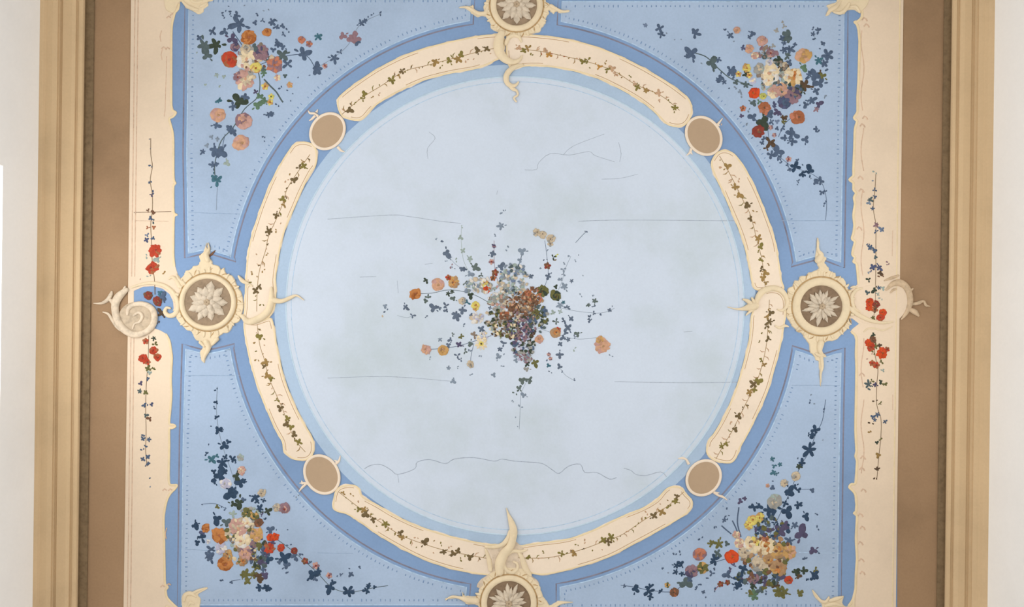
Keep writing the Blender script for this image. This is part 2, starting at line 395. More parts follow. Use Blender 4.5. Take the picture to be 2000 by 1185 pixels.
for key, sp in SP.items():
    poly = sp['out'] + arc(CX, CY, RR, sp['a'][0], sp['a'][1], 40) + [sp['end']]
    # drop near-duplicate points
    q = [poly[0]]
    for p in poly[1:]:
        if math.hypot(p[0] - q[-1][0], p[1] - q[-1][1]) > 5: q.append(p)
    poly = q
    cx = sum(p[0] for p in poly) / len(poly); cy = sum(p[1] for p in poly) / len(poly)
    o, og = thing('blue_spandrel', cx, cy, SPL[key], 'painted panel', 'pale blue corner panels')
    b = MB(og); b.slab(inset_poly(poly, 6.5), 'spand', 0.8, 2.2, 1.5); b.build('panel_ground', o)
    b = MB(og); b.ribbon(poly, 3.2, 'outline', 1.4, .35, closed=True); b.build('outline_band', o)
    b = MB(og); b.ribbon(inset_poly(poly, 7.5), 2.4, 'lightline', 2.2, .9, closed=True); b.build('light_line', o)
    b = MB(og); rnd = random.Random(hash(key) % 97 if False else len(key) + ord(key[1]))
    dots = resamp(inset_poly(poly, 16.5), 9.3, True)
    for x, y in dots:
        if rnd.random() < .08: continue
        a_ = math.atan2(y - CY, x - CX) if abs(math.hypot(x - CX, y - CY) - RR - 17) < 6 else (0 if abs(x - 1000) > 600 else PI / 2)
        ln = rnd.uniform(2.2, 4.2); dx, dy = math.cos(a_) * ln / 2, math.sin(a_) * ln / 2
        w = rnd.uniform(1.8, 3.0)
        b.ribbon([(x - dx * 1.4, y - dy * 1.4), (x - dx, y - dy), (x + dx, y + dy), (x + dx * 1.4, y + dy * 1.4)], [.6, w, w, .6], 'dot', 2.2, .4, seg=4)
    b.build('dotted_line', o, kind='stuff')
    for L, w, mt in {'tl': [([(366, 414), (400, 416), (470, 418)], 1.3, 'seamb')], 'tr': [([(1522, 431), (1580, 431), (1640, 431)], 1.3, 'seamb')],
                     'bl': [([(362, 1072), (400, 1074), (430, 1074)], 1.3, 'seamb'), ([(362, 733), (420, 733), (468, 733)], 1.3, 'seamb'), ([(620, 1079), (690, 1080)], 1.2, 'seamb')],
                     'br': [([(1546, 752), (1600, 752), (1640, 753)], 1.3, 'seamb'), ([(1560, 1078), (1640, 1080)], 1.5, 'lightline')]}[key]:
        b = MB(og); b.ribbon(L, w, mt, 2.2, .3, seg=4); b.build('canvas_seam', o)

# ------------------------------------------------------------------ plants painted on the ceiling
def leaflet(b, x, y, a, L, W, mat, d0, h=1.6, lob=False, rnd=None):
    n = 9; pts = []
    for i in range(n):
        t = 2 * PI * i / n
        u = (1 - math.cos(t)) / 2 * L; v = math.sin(t) * W / 2 * (.62 + .55 * u / L)
        if rnd: v *= rnd.uniform(.85, 1.15); u += rnd.uniform(-.05, .05) * L
        pts.append((x + math.cos(a) * u - math.sin(a) * v, y + math.sin(a) * u + math.cos(a) * v))
    b.dome(pts, mat, d0, h)
def leaf_cluster(b, x, y, r, mat, rnd, d0=2.4, kind=None):
    if r <= 4.2:
        leaflet(b, x - r * .5, y, rnd.uniform(0, 2 * PI), r * 1.6, r * 1.05, mat, d0, 1.2, rnd=rnd)
        if r > 3: leaflet(b, x, y, rnd.uniform(0, 2 * PI), r * 1.3, r * .8, mat, d0, 1.2, rnd=rnd)
        return
    if rnd.random() < .66:      # one lobed leaf, ivy fashion
        n = rnd.choice((3, 3, 4, 5)); a0 = rnd.uniform(0, 2 * PI); lean = rnd.uniform(.1, .32); dip = rnd.uniform(.3, .48)
        amp = [rnd.uniform(.8, 1.2) for _ in range(n)]; pts = []
        K = 8 * n
        for i in range(K):
            t = 2 * PI * i / K; q = (t * n / (2 * PI)) % 1.0
            lobe = abs(math.cos(PI * q)) ** 1.25
            li = int(t * n / (2 * PI) + .5) % n
            rr_ = r * 1.12 * (dip + (1 - dip) * lobe) * (1 + (amp[li] - 1) * lobe) * (1 + lean * math.cos(t)) * rnd.uniform(.94, 1.06)
            pts.append((x + rr_ * math.cos(t + a0), y + rr_ * math.sin(t + a0)))
        b.dome(pts, mat, d0, 1.8, (x, y))
        if r > 6:
            t = a0 + PI + rnd.uniform(-.8, .8)
            leaflet(b, x + math.cos(t) * r * .6, y + math.sin(t) * r * .6, t, r * .8, r * .4, mat, d0, 1.3, rnd=rnd)
        return
    n = rnd.choice((3, 3, 4)) if r < 8 else rnd.choice((4, 4, 5))
    a0 = rnd.uniform(0, 2 * PI); spread = rnd.choice((1.0, .8, .66))
    for i in range(n):
        a = a0 + 2 * PI * spread * i / n + rnd.uniform(-.3, .3)
        L = r * rnd.uniform(.85, 1.3); W = L * rnd.uniform(.5, .72)
        k = rnd.uniform(-.12, .04) * r
        leaflet(b, x + math.cos(a) * k, y + math.sin(a) * k, a, L, W, mat, d0 + .12 * i, 1.6, rnd=rnd)
    if r > 7:
        leaflet(b, x - r * .4, y, rnd.uniform(-.8, .8), r * .8, r * .65, mat, d0 + .8, 1.2, rnd=rnd)
def blob(x, y, rx, ry, a, rnd, n=11, j=.12):
    return [(x + math.cos(a) * rx * math.cos(t) * k - math.sin(a) * ry * math.sin(t) * k, y + math.sin(a) * rx * math.cos(t) * k + math.cos(a) * ry * math.sin(t) * k)
            for t, k in ((2 * PI * i / n, rnd.uniform(1 - j, 1 + j)) for i in range(n))]
FL = {'moss': ('olive', 'dgreen', 'olive', 'dbrown'),  # flower colour sets: outer petals, middle petals, inner petals, heart
    'orange': ('orange', 'dorange', 'orange', 'rust'), 'rust': ('rust', 'salmon', 'rust', 'redbrown'), 'red': ('red', 'rust', 'red', 'dred'), 'vermil': ('vermil', 'red', 'vermil', 'dorange'),
    'dred': ('dred', 'redbrown', 'dred', 'rust'), 'peach': ('peach', 'pink', 'peach', 'tan'), 'pink': ('pink', 'mauve', 'peach', 'pink'), 'mauve': ('mauve', 'pink', 'mauve', 'dred'),
    'salmon': ('salmon', 'mauve', 'salmon', 'rust'), 'cream': ('creamf', 'white', 'creamf', 'peach'), 'creamo': ('creamf', 'ochre', 'orange', 'dorange'), 'ochre': ('ochre', 'peach', 'tan', 'ochre'),
    'yellow': ('yellow', 'ochre', 'yellow', 'dorange'), 'lime': ('lime', 'yellow', 'lime', 'olive'), 'white': ('white', 'lilac', 'white', 'creamf'), 'beige': ('beige', 'grey', 'beige', 'taupe'),
    'violet': ('violet', 'purple', 'slate', 'violet'), 'plum': ('mauve', 'purple', 'taupe', 'mauve'), 'tan': ('tan', 'ochre', 'orange', 'redbrown'), 'olive': ('olive', 'ochre', 'olive', 'dgreen'),
    'grey': ('grey', 'pale', 'beige', 'grey'), 'lilac': ('lilac', 'white', 'lilac', 'grey'), 'daisy': ('creamf', 'white', 'yellow', 'dbrown'), 'blush': ('pink', 'creamf', 'beige', 'peach'), 'redbrown': ('redbrown', 'rust', 'redbrown', 'dbrown')}
def flower(og, parent, x, y, r, kind, rnd):
    c = FL[kind]; b = MB(og); r *= 1.12
    nm = 'daisy' if kind == 'daisy' else 'small_blossom' if r < 8 else 'rose'
    d = 3.0
    if r < 8:
        n = 5; a0 = rnd.uniform(0, 6)
        for i in range(n):
            a = a0 + 2 * PI * i / n
            b.dome(blob(x + math.cos(a) * r * .5, y + math.sin(a) * r * .5, r * .5, r * .42, a, rnd, 8), c[0] if i % 2 else c[1], d + .1 * i, 1.8)
        b.dome(blob(x, y, r * .35, r * .35, 0, rnd, 7), c[3], d + 1.6, 1.5)
    elif kind == 'daisy':
        for i in range(11):
            a = 2 * PI * i / 11; b.dome(blob(x + math.cos(a) * r * .62, y + math.sin(a) * r * .62, r * .4, r * .2, a, rnd, 8), c[0] if i % 3 else c[1], d + .08 * i, 1.5)
        b.dome(blob(x, y, r * .42, r * .42, 0, rnd, 9), c[2], d + 1.4, 1.5); b.dome(blob(x, y, r * .18, r * .18, 0, rnd, 7), c[3], d + 2.8, 1.2)
    else:
        sx, sy, ra = rnd.uniform(.9, 1.08), rnd.uniform(.8, .98), rnd.uniform(0, PI)
        def at(u, v):
            u, v = u * sx, v * sy
            return x + r * (math.cos(ra) * u - math.sin(ra) * v), y + r * (math.sin(ra) * u + math.cos(ra) * v)
        b.dome(blob(x, y, r * .86, r * .8, ra, rnd, 14, .08), c[1], d, 2.0)
        n = rnd.choice((7, 8, 9)); a0 = rnd.uniform(0, 6)
        for i in range(n):          # outer petals, broad and uneven
            a = a0 + 2 * PI * i / n + rnd.uniform(-.25, .25); k = rnd.uniform(.44, .62)
            px_, py_ = at(math.cos(a) * k, math.sin(a) * k)
            b.dome(blob(px_, py_, r * rnd.uniform(.24, .36), r * rnd.uniform(.36, .52), a, rnd, 9, .17), c[0] if rnd.random() < .75 else c[1], d + .8 + .12 * i, 2.2)
        hx, hy = rnd.uniform(-.16, .16), rnd.uniform(-.16, .16)
        for i in range(7):          # folded inner petals round an off-centre heart
            a = rnd.uniform(0, 2 * PI); k = rnd.uniform(.16, .42)
            px_, py_ = at(hx + math.cos(a) * k, hy + math.sin(a) * k)
            b.dome(blob(px_, py_, r * rnd.uniform(.12, .2), r * rnd.uniform(.26, .42), a + rnd.uniform(-.3, .3), rnd, 8, .15), rnd.choice((c[0], c[1], c[2], c[2])), d + 2.2 + .2 * i, 2.0)
        px_, py_ = at(hx, hy)
        b.dome(blob(px_, py_, r * .2, r * .15, ra, rnd, 8), c[3], d + 4.4, 1.4)
    return b.build(nm, parent)
def cluster(og, parent, cx, cy, rx, ry, n, pal, size, rnd, name='blossom_cluster', label=None, d0=3.2):
    b = MB(og)
    for i in range(n):
        t = rnd.uniform(0, 2 * PI); k = math.sqrt(rnd.random())
        x, y = cx + math.cos(t) * rx * k, cy + math.sin(t) * ry * k
        s_ = size * rnd.uniform(.6, 1.25); a = rnd.uniform(0, PI)
        b.dome(blob(x, y, s_, s_ * rnd.uniform(.45, .9), a, rnd, 8, .18), rnd.choice(pal), d0 + rnd.uniform(0, 3.5), 1.8)
    o = b.build(name, parent)
    if label: o['label'] = label
    return o
def bouquet(name, label, cat, group, org, seed, flowers=(), leaves=(), stems=(), clusters=(), leafname='leaf_spray', dbase=2.4, stemmat='slateg', leafk=1.0, soft=False):
    rnd = random.Random(seed)
    if leafk != 1.0: leaves = [(a, b2, max(2.4, c2 * leafk), {'slate': 'slatec', 'slateg': 'slatecg'}.get(d2, d2) if soft else d2) for a, b2, c2, d2 in leaves]
    o, og = thing(name, org[0], org[1], label, cat, group)
    if stems:
        for st in stems:
            w = 2.0; mt = stemmat
            if isinstance(st, tuple): st, w, mt = st
            b = MB(og); b.ribbon(cr(st, 5), w, mt, dbase, .8, seg=4); b.build('stem', o)
    big = [l for l in leaves if l[2] > 3.4]; small = [l for l in leaves if l[2] <= 3.4]
    big.sort(key=lambda l: -l[2])
    for l in big[:96]:
        b = MB(og); leaf_cluster(b, l[0], l[1], l[2], l[3], rnd, dbase); b.build(leafname, o)
    rest = small + big[96:]
    if rest:
        b = MB(og)
        for l in rest: leaf_cluster(b, l[0], l[1], l[2], l[3], rnd, dbase)
        b.build('leaf_fleck', o, kind='stuff')
    for c in clusters: cluster(og, o, *c[:7], rnd, *(c[7:]))
    for f in flowers: flower(og, o, *f, rnd)
    return o
B1 = 'painted flower bouquets in the four corners'
s_, n_, sg_, dg, g_, ol, te, pu, ma, br_, pa, ls, bg = 'slate', 'navy', 'slateg', 'dgreen', 'green', 'olive', 'teal', 'purple', 'mauve', 'dbrown', 'pale', 'lslate', 'bluegrey'
bouquet('flower_bouquet', 'painted bouquet in the top left corner, three loose roses hanging below it', 'flowers', B1, (490, 130), 11,
  clusters=[(500, 112, 36, 26, 60, ['taupe', 'beige', 'mauve', 'redbrown', 'slateg', 'grey'], 5.5, 'leafy_filling', None, 1.6), (484, 140, 18, 22, 26, ['beige', 'pink', 'grey', 'taupe'], 5.5, 'leafy_filling', None, 1.6)],
  flowers=[(459, 92, 10, 'plum'), (512, 104, 15, 'plum'), (481, 96, 12, 'beige'), (449, 116, 18, 'red'), (486, 74, 16, 'orange'), (522, 63, 9.5, 'orange'), (481, 116, 20, 'cream'), (537, 126, 17, 'salmon'), (500, 132, 13, 'yellow'),
           (478, 157, 18, 'blush'), (466, 150, 10, 'mauve'), (518, 169, 7, 'yellow'), (566, 166, 6, 'ochre'), (530, 189, 6, 'lime'), (528, 200, 6, 'yellow'), (589, 78, 8, 'salmon'), (604, 86, 6.5, 'salmon'), (542, 152, 6.5, 'blush'),
           (426, 225, 16, 'peach'), (476, 236, 18, 'pink'), (471, 279, 17, 'peach'), (635, 129, 5, 'mauve')],
  leaves=[(468, 47, 17, s_), (464, 30, 8, s_), (415, 62, 9, s_), (439, 62, 8, s_), (399, 88, 15, sg_), (390, 74, 6, s_), (423, 88, 15, dg), (405, 109, 11, sg_), (454, 76, 12, pu), (440, 24, 4, s_), (448, 22, 4, s_), (440, 33, 4, s_), (450, 30, 3.6, s_),
          (532, 43, 10, s_), (540, 52, 7, s_), (551, 50, 6, s_), (543, 41, 4, s_), (513, 40, 6, s_), (498, 45, 6, s_), (504, 27, 4, s_), (519, 22, 3, ls), (528, 21, 3, ls), (554, 67, 6, s_), (564, 60, 4, s_), (544, 84, 9, s_), (553, 92, 7, s_), (534, 98, 6, s_),
          (552, 108, 12, sg_), (562, 126, 10, s_), (592, 106, 15, s_), (616, 134, 14, s_), (557, 148, 5, sg_), (437, 150, 4.5, pa), (424, 146, 5, pa), (402, 168, 4, pa), (432, 166, 4, pa), (515, 142, 8, g_), (466, 198, 17, dg), (455, 207, 10, s_), (478, 190, 9, s_),
          (427, 196, 8, te), (508, 191, 10, g_), (503, 206, 10, g_), (516, 198, 7, g_), (525, 224, 8, s_), (533, 222, 5, s_), (422, 245, 8, s_), (451, 251, 10, s_), (457, 258, 8, s_), (415, 268, 6, ls), (425, 271, 5, ls), (404, 285, 5, ls), (397, 296, 6, s_),
          (419, 292, 10, s_), (433, 297, 13, s_), (426, 305, 6, s_), (443, 318, 7, pa), (416, 323, 8, s_), (424, 320, 5, s_), (418, 346, 8, te), (424, 352, 11, te), (416, 364, 3, te), (518, 266, 3.5, s_), (517, 274, 2.5, s_),
          (621, 72, 8, te), (653, 114, 10, s_), (664, 102, 6, s_), (670, 70, 9, ma), (691, 78, 15, ma), (700, 82, 7, s_), (705, 46, 7, s_), (712, 42, 6, s_), (719, 36, 4, s_), (730, 29, 3.2, s_), (743, 27, 4, s_), (604, 148, 3, bg), (551, 172, 4, s_), (575, 184, 2.5, s_), (544, 205, 3.6, s_),
          (385, 105, 3, pa), (560, 176, 3, s_), (500, 180, 5, pu), (569, 195, 2.5, s_), (477, 12, 2.6, ls), (446, 12, 2.6, s_), (585, 150, 2.5, s_)],
  stems=[([(500, 130), (548, 112), (596, 108), (616, 134)], 1.6, s_), ([(616, 134), (650, 114), (680, 88), (704, 48), (745, 27)], 1.0, ls), ([(503, 134), (508, 160), (503, 190), (478, 213), (455, 250), (432, 276), (420, 320), (421, 350)], 2.2, 'slateg'),
         ([(516, 155), (528, 168), (540, 180), (548, 193), (553, 200)], 3.6, 'slateg'), ([(440, 262), (436, 280), (434, 298)], 1.4, s_), ([(426, 350), (424, 380), (423, 410)], .9, ls), ([(455, 62), (466, 78), (478, 96)], 2, s_)])
bouquet('flower_bouquet', 'painted bouquet in the top right corner, with cream roses and trailing ivy', 'flowers', B1, (1515, 160), 22,
  clusters=[(1512, 150, 34, 34, 80, ['beige', 'taupe', 'pale', 'grey', 'slateg', 'creamf'], 5.5, 'leafy_filling', None, 1.6), (1540, 180, 24, 20, 40, ['mauve', 'purple', 'taupe', 'dgreen', 'slate'], 5.5, 'leafy_filling', None, 1.6), (1498, 105, 18, 14, 24, ['taupe', 'mauve', 'slateg', 'grey'], 5, 'leafy_filling', None, 1.6)],
  flowers=[(1483, 135, 11, 'grey'), (1547, 186, 17, 'plum'), (1532, 201, 13, 'violet'), (1439, 59, 7.5, 'peach'), (1488, 80, 11, 'pink'), (1463, 96, 9, 'peach'), (1474, 109, 8, 'blush'), (1505, 104, 10, 'mauve'), (1502, 122, 8, 'lilac'), (1569, 109, 16, 'ochre'),
           (1538, 152, 13, 'cream'), (1505, 143, 20, 'cream'), (1500, 158, 12, 'cream'), (1551, 149, 17, 'creamo'), (1510, 180, 13, 'blush'), (1527, 176, 14, 'peach'), (1473, 182, 12, 'vermil'), (1490, 188, 7.5, 'lime'), (1458, 133, 9, 'yellow'), (1442, 145, 6, 'yellow'), (1463, 147, 6, 'yellow'),
           (1470, 158, 7, 'white'), (1493, 211, 13, 'rust'), (1558, 229, 15, 'rust'), (1480, 257, 13, 'dred'), (1451, 212, 6, 'rust'), (1505, 249, 5, 'pink'), (1540, 311, 5.5, 'mauve'), (1512, 264, 4.5, 'pink')],
  leaves=[(1425, 69, 7, s_), (1416, 60, 4, s_), (1469, 66, 7, s_), (1463, 73, 4.5, s_), (1450, 94, 6, 'violet'), (1437, 80, 3, ls), (1542, 72, 15, sg_), (1528, 76, 7, s_), (1532, 85, 5, s_), (1530, 99, 8, s_), (1542, 96, 10, s_), (1552, 87, 5, s_), (1537, 109, 8, sg_),
          (1524, 118, 13, dg), (1530, 131, 10, br_), (1541, 121, 7, s_), (1569, 131, 9, g_), (1598, 60, 8, s_), (1588, 67, 5, s_), (1589, 57, 3.6, s_), (1594, 77, 4, s_), (1606, 85, 5, s_), (1610, 91, 3, s_), (1605, 96, 3, s_), (1615, 108, 14, s_), (1598, 118, 9, te), (1609, 124, 8, s_),
          (1591, 148, 15, s_), (1601, 163, 12, s_), (1580, 146, 8, s_), (1571, 168, 14, br_), (1565, 175, 9, dg), (1593, 177, 8, s_), (1584, 197, 9, s_), (1574, 204, 7, s_), (1598, 204, 8, pu), (1595, 213, 6, ma), (1611, 188, 4, ls), (1612, 137, 4, s_), (1618, 137, 4, s_), (1606, 149, 9, ol), (1602, 142, 6, br_),
          (1427, 138, 12, s_), (1434, 148, 7, s_), (1403, 116, 7, s_), (1390, 124, 13, sg_), (1408, 152, 9, s_), (1402, 156, 5, s_), (1414, 160, 6, s_), (1456, 145, 9, dg), (1456, 166, 8, sg_), (1437, 162, 6, sg_), (1447, 179, 6, ls), (1440, 172, 4, ls), (1450, 186, 4, ls), (1423, 173, 3, s_), (1471, 201, 8, sg_), (1482, 199, 6, g_),
          (1490, 167, 7, pa), (1447, 227, 4.5, pu), (1489, 238, 15, dg), (1471, 229, 9, s_), (1465, 229, 6, s_), (1503, 226, 9, s_), (1507, 238, 7, s_), (1521, 219, 10, pu), (1511, 206, 8, 'violet'), (1530, 230, 8, br_), (1529, 238, 6, ol), (1527, 250, 7, s_), (1517, 251, 4.5, s_), (1548, 261, 14, s_), (1533, 270, 7, s_),
          (1547, 276, 8, s_), (1573, 273, 8, s_), (1594, 252, 6, s_), (1599, 258, 4, s_), (1504, 278, 12, br_), (1493, 272, 7, s_), (1488, 280, 5, s_), (1497, 289, 6, br_), (1519, 297, 13, s_), (1506, 303, 9, s_), (1524, 309, 6, s_), (1526, 319, 4, s_), (1554, 326, 12, n_), (1539, 322, 5, s_), (1557, 315, 7, s_),
          (1543, 331, 5, s_), (1582, 334, 10, n_), (1568, 339, 9, n_), (1558, 354, 4.5, s_), (1560, 362, 2.5, s_), (1583, 350, 3, ls), (1602, 354, 10, s_), (1593, 357, 6, s_), (1605, 375, 6, s_), (1612, 374, 3.6, s_), (1615, 395, 4, s_), (1611, 400, 3, s_), (1567, 320, 3, s_),
          (1261, 50, 5, bg), (1288, 56, 9, s_), (1291, 68, 9, s_), (1302, 63, 3, ls), (1356, 66, 12, s_), (1350, 106, 13, s_), (1341, 110, 5, s_), (1373, 126, 3, ls), (1320, 77, 2, ls), (1330, 76, 2, ls), (1527, 45, 4, 'grey'), (1531, 52, 5, 'grey'), (1516, 61, 5, 'grey'), (1510, 90, 5, 'grey'), (1462, 215, 4, ls), (1461, 240, 4, ls),
          (1517, 238, 5, bg), (1561, 207, 3, s_), (1410, 245, 2.5, 'pinkline')],
  stems=[([(1358, 104), (1380, 112), (1405, 136), (1430, 155), (1470, 168)], 2.4, 'slateg'), ([(1500, 205), (1500, 260), (1510, 292), (1545, 324), (1582, 338), (1604, 356), (1614, 392), (1612, 430)], 1.0, s_), ([(1545, 230), (1530, 245), (1520, 268)], 1.3, s_)])
bouquet('flower_bouquet', 'painted bouquet in the bottom left corner, a trail of red buds running right', 'flowers', B1, (470, 1050), 33,
  clusters=[(474, 1056, 36, 44, 110, ['beige', 'olive', 'pale', 'taupe', 'creamf', 'tan'], 5.5, 'leafy_filling', None, 1.6), (506, 1080, 18, 30, 46, ['purple', 'olive', 'dgreen', 'slate', 'redbrown'], 5.5, 'leafy_filling', None, 1.6), (488, 1004, 22, 14, 28, ['olive', 'pale', 'slateg', 'grey'], 5, 'leafy_filling', None, 1.6)],
  flowers=[(470, 893, 7, 'grey'), (472, 918, 9, 'blush'), (441, 944, 12, 'lilac'), (512, 962, 8.5, 'beige'), (541, 990, 9, 'beige'), (556, 992, 12, 'mauve'), (484, 1000, 10, 'olive'), (498, 1008, 9, 'olive'), (505, 1020, 10, 'redbrown'), (402, 1031, 9, 'orange'), (432, 1070, 12, 'lilac'), (445, 1082, 10, 'tan'),
           (440, 1100, 16, 'orange'), (446, 1088, 9, 'tan'), (429, 1046, 16, 'orange'), (502, 1044, 14, 'ochre'), (474, 1056, 17, 'cream'), (466, 1030, 20, 'blush'), (482, 1020, 12, 'cream'), (480, 1080, 15, 'pink'), (474, 1095, 10, 'tan'), (497, 1062, 10, 'plum'),
           (528, 1049, 8, 'vermil'), (538, 1048, 8, 'vermil'), (526, 1070, 11, 'red'), (549, 1069, 8, 'red'), (575, 1075, 7.5, 'dred'), (596, 1095, 6.5, 'dred'), (617, 1104, 7, 'mauve'), (643, 1123, 6, 'mauve'), (407, 1057, 4.5, 'lilac')],
  leaves=[(425, 761, 3.6, n_), (423, 785, 4.5, n_), (419, 796, 3.6, n_), (422, 814, 4.5, n_), (428, 815, 4, n_), (416, 832, 2.6, n_), (428, 841, 9, n_), (434, 836, 5, n_), (438, 870, 10, n_), (446, 863, 6, n_), (409, 870, 3, s_), (413, 897, 10, te), (404, 886, 5, n_), (422, 891, 6, te), (435, 902, 11, n_), (431, 913, 6, n_), (440, 893, 6, n_),
          (454, 896, 9, n_), (463, 903, 4, n_), (461, 929, 9, dg), (429, 929, 14, n_), (419, 940, 7, n_), (438, 922, 8, n_), (418, 920, 6, n_), (470, 943, 10, n_), (477, 937, 6, n_), (453, 958, 10, n_), (451, 964, 13, n_), (468, 980, 12, dg), (455, 984, 8, dg), (476, 976, 6, s_), (498, 970, 9, n_), (503, 978, 6, n_), (515, 976, 6, n_),
          (508, 993, 9, n_), (522, 998, 9, dg), (512, 1005, 5, pu), (519, 1015, 4, n_), (424, 1012, 11, n_), (442, 1020, 10, sg_), (455, 1003, 8, pa), (381, 1026, 9, n_), (386, 1022, 6, n_), (394, 1050, 12, n_), (386, 1058, 7, n_), (397, 1040, 7, 'violet'), (413, 1072, 10, s_), (412, 1090, 11, s_), (406, 1083, 7, s_), (424, 989, 5, ol), (443, 993, 3.6, s_), (434, 992, 3, s_),
          (398, 986, 2.6, s_), (528, 1034, 8, s_), (541, 1032, 2.5, s_), (561, 1034, 2.5, s_), (578, 1086, 10, s_), (588, 1081, 6, s_), (554, 1090, 13, n_), (559, 1104, 8, s_), (564, 1115, 4, s_), (545, 1098, 6, s_), (510, 1096, 13, sg_), (522, 1092, 10, n_), (500, 1106, 9, ol), (480, 1122, 11, ol), (474, 1122, 7, ol), (484, 1134, 8, ol),
          (504, 1126, 12, br_), (497, 1121, 8, ol), (518, 1122, 9, pu), (514, 1112, 6, s_), (508, 1146, 8, n_), (523, 1145, 9, n_), (610, 1121, 12, n_), (622, 1114, 7, n_), (615, 1130, 5, s_), (645, 1146, 12, n_), (650, 1137, 6, n_), (680, 1154, 12, n_), (688, 1152, 6, s_), (717, 1152, 9, n_), (720, 1143, 6, n_), (732, 1146, 4.5, n_),
          (667, 1122, 5, s_), (661, 1122, 3, s_), (686, 1120, 6, s_), (686, 1111, 3, s_), (701, 1107, 4, s_), (452, 1136, 4.5, s_), (437, 1134, 4, s_), (606, 1099, 4.5, s_), (494, 1070, 9, pu), (520, 1082, 9, pu), (488, 1030, 7, ol), (530, 1060, 8, pu), (566, 1064, 4, s_), (580, 973, 3, ls), (583, 968, 3, ls)],
  stems=[([(540, 1052), (560, 1066), (580, 1082), (618, 1116), (648, 1146), (682, 1156), (730, 1147), (758, 1143)], 1.4, 'slateg'), ([(468, 985), (462, 955), (452, 920), (438, 880), (428, 842), (423, 800), (425, 755)], 1.0, ls), ([(395, 984), (420, 983), (440, 992)], 1, s_), ([(452, 1134), (470, 1131)], 1, s_)])
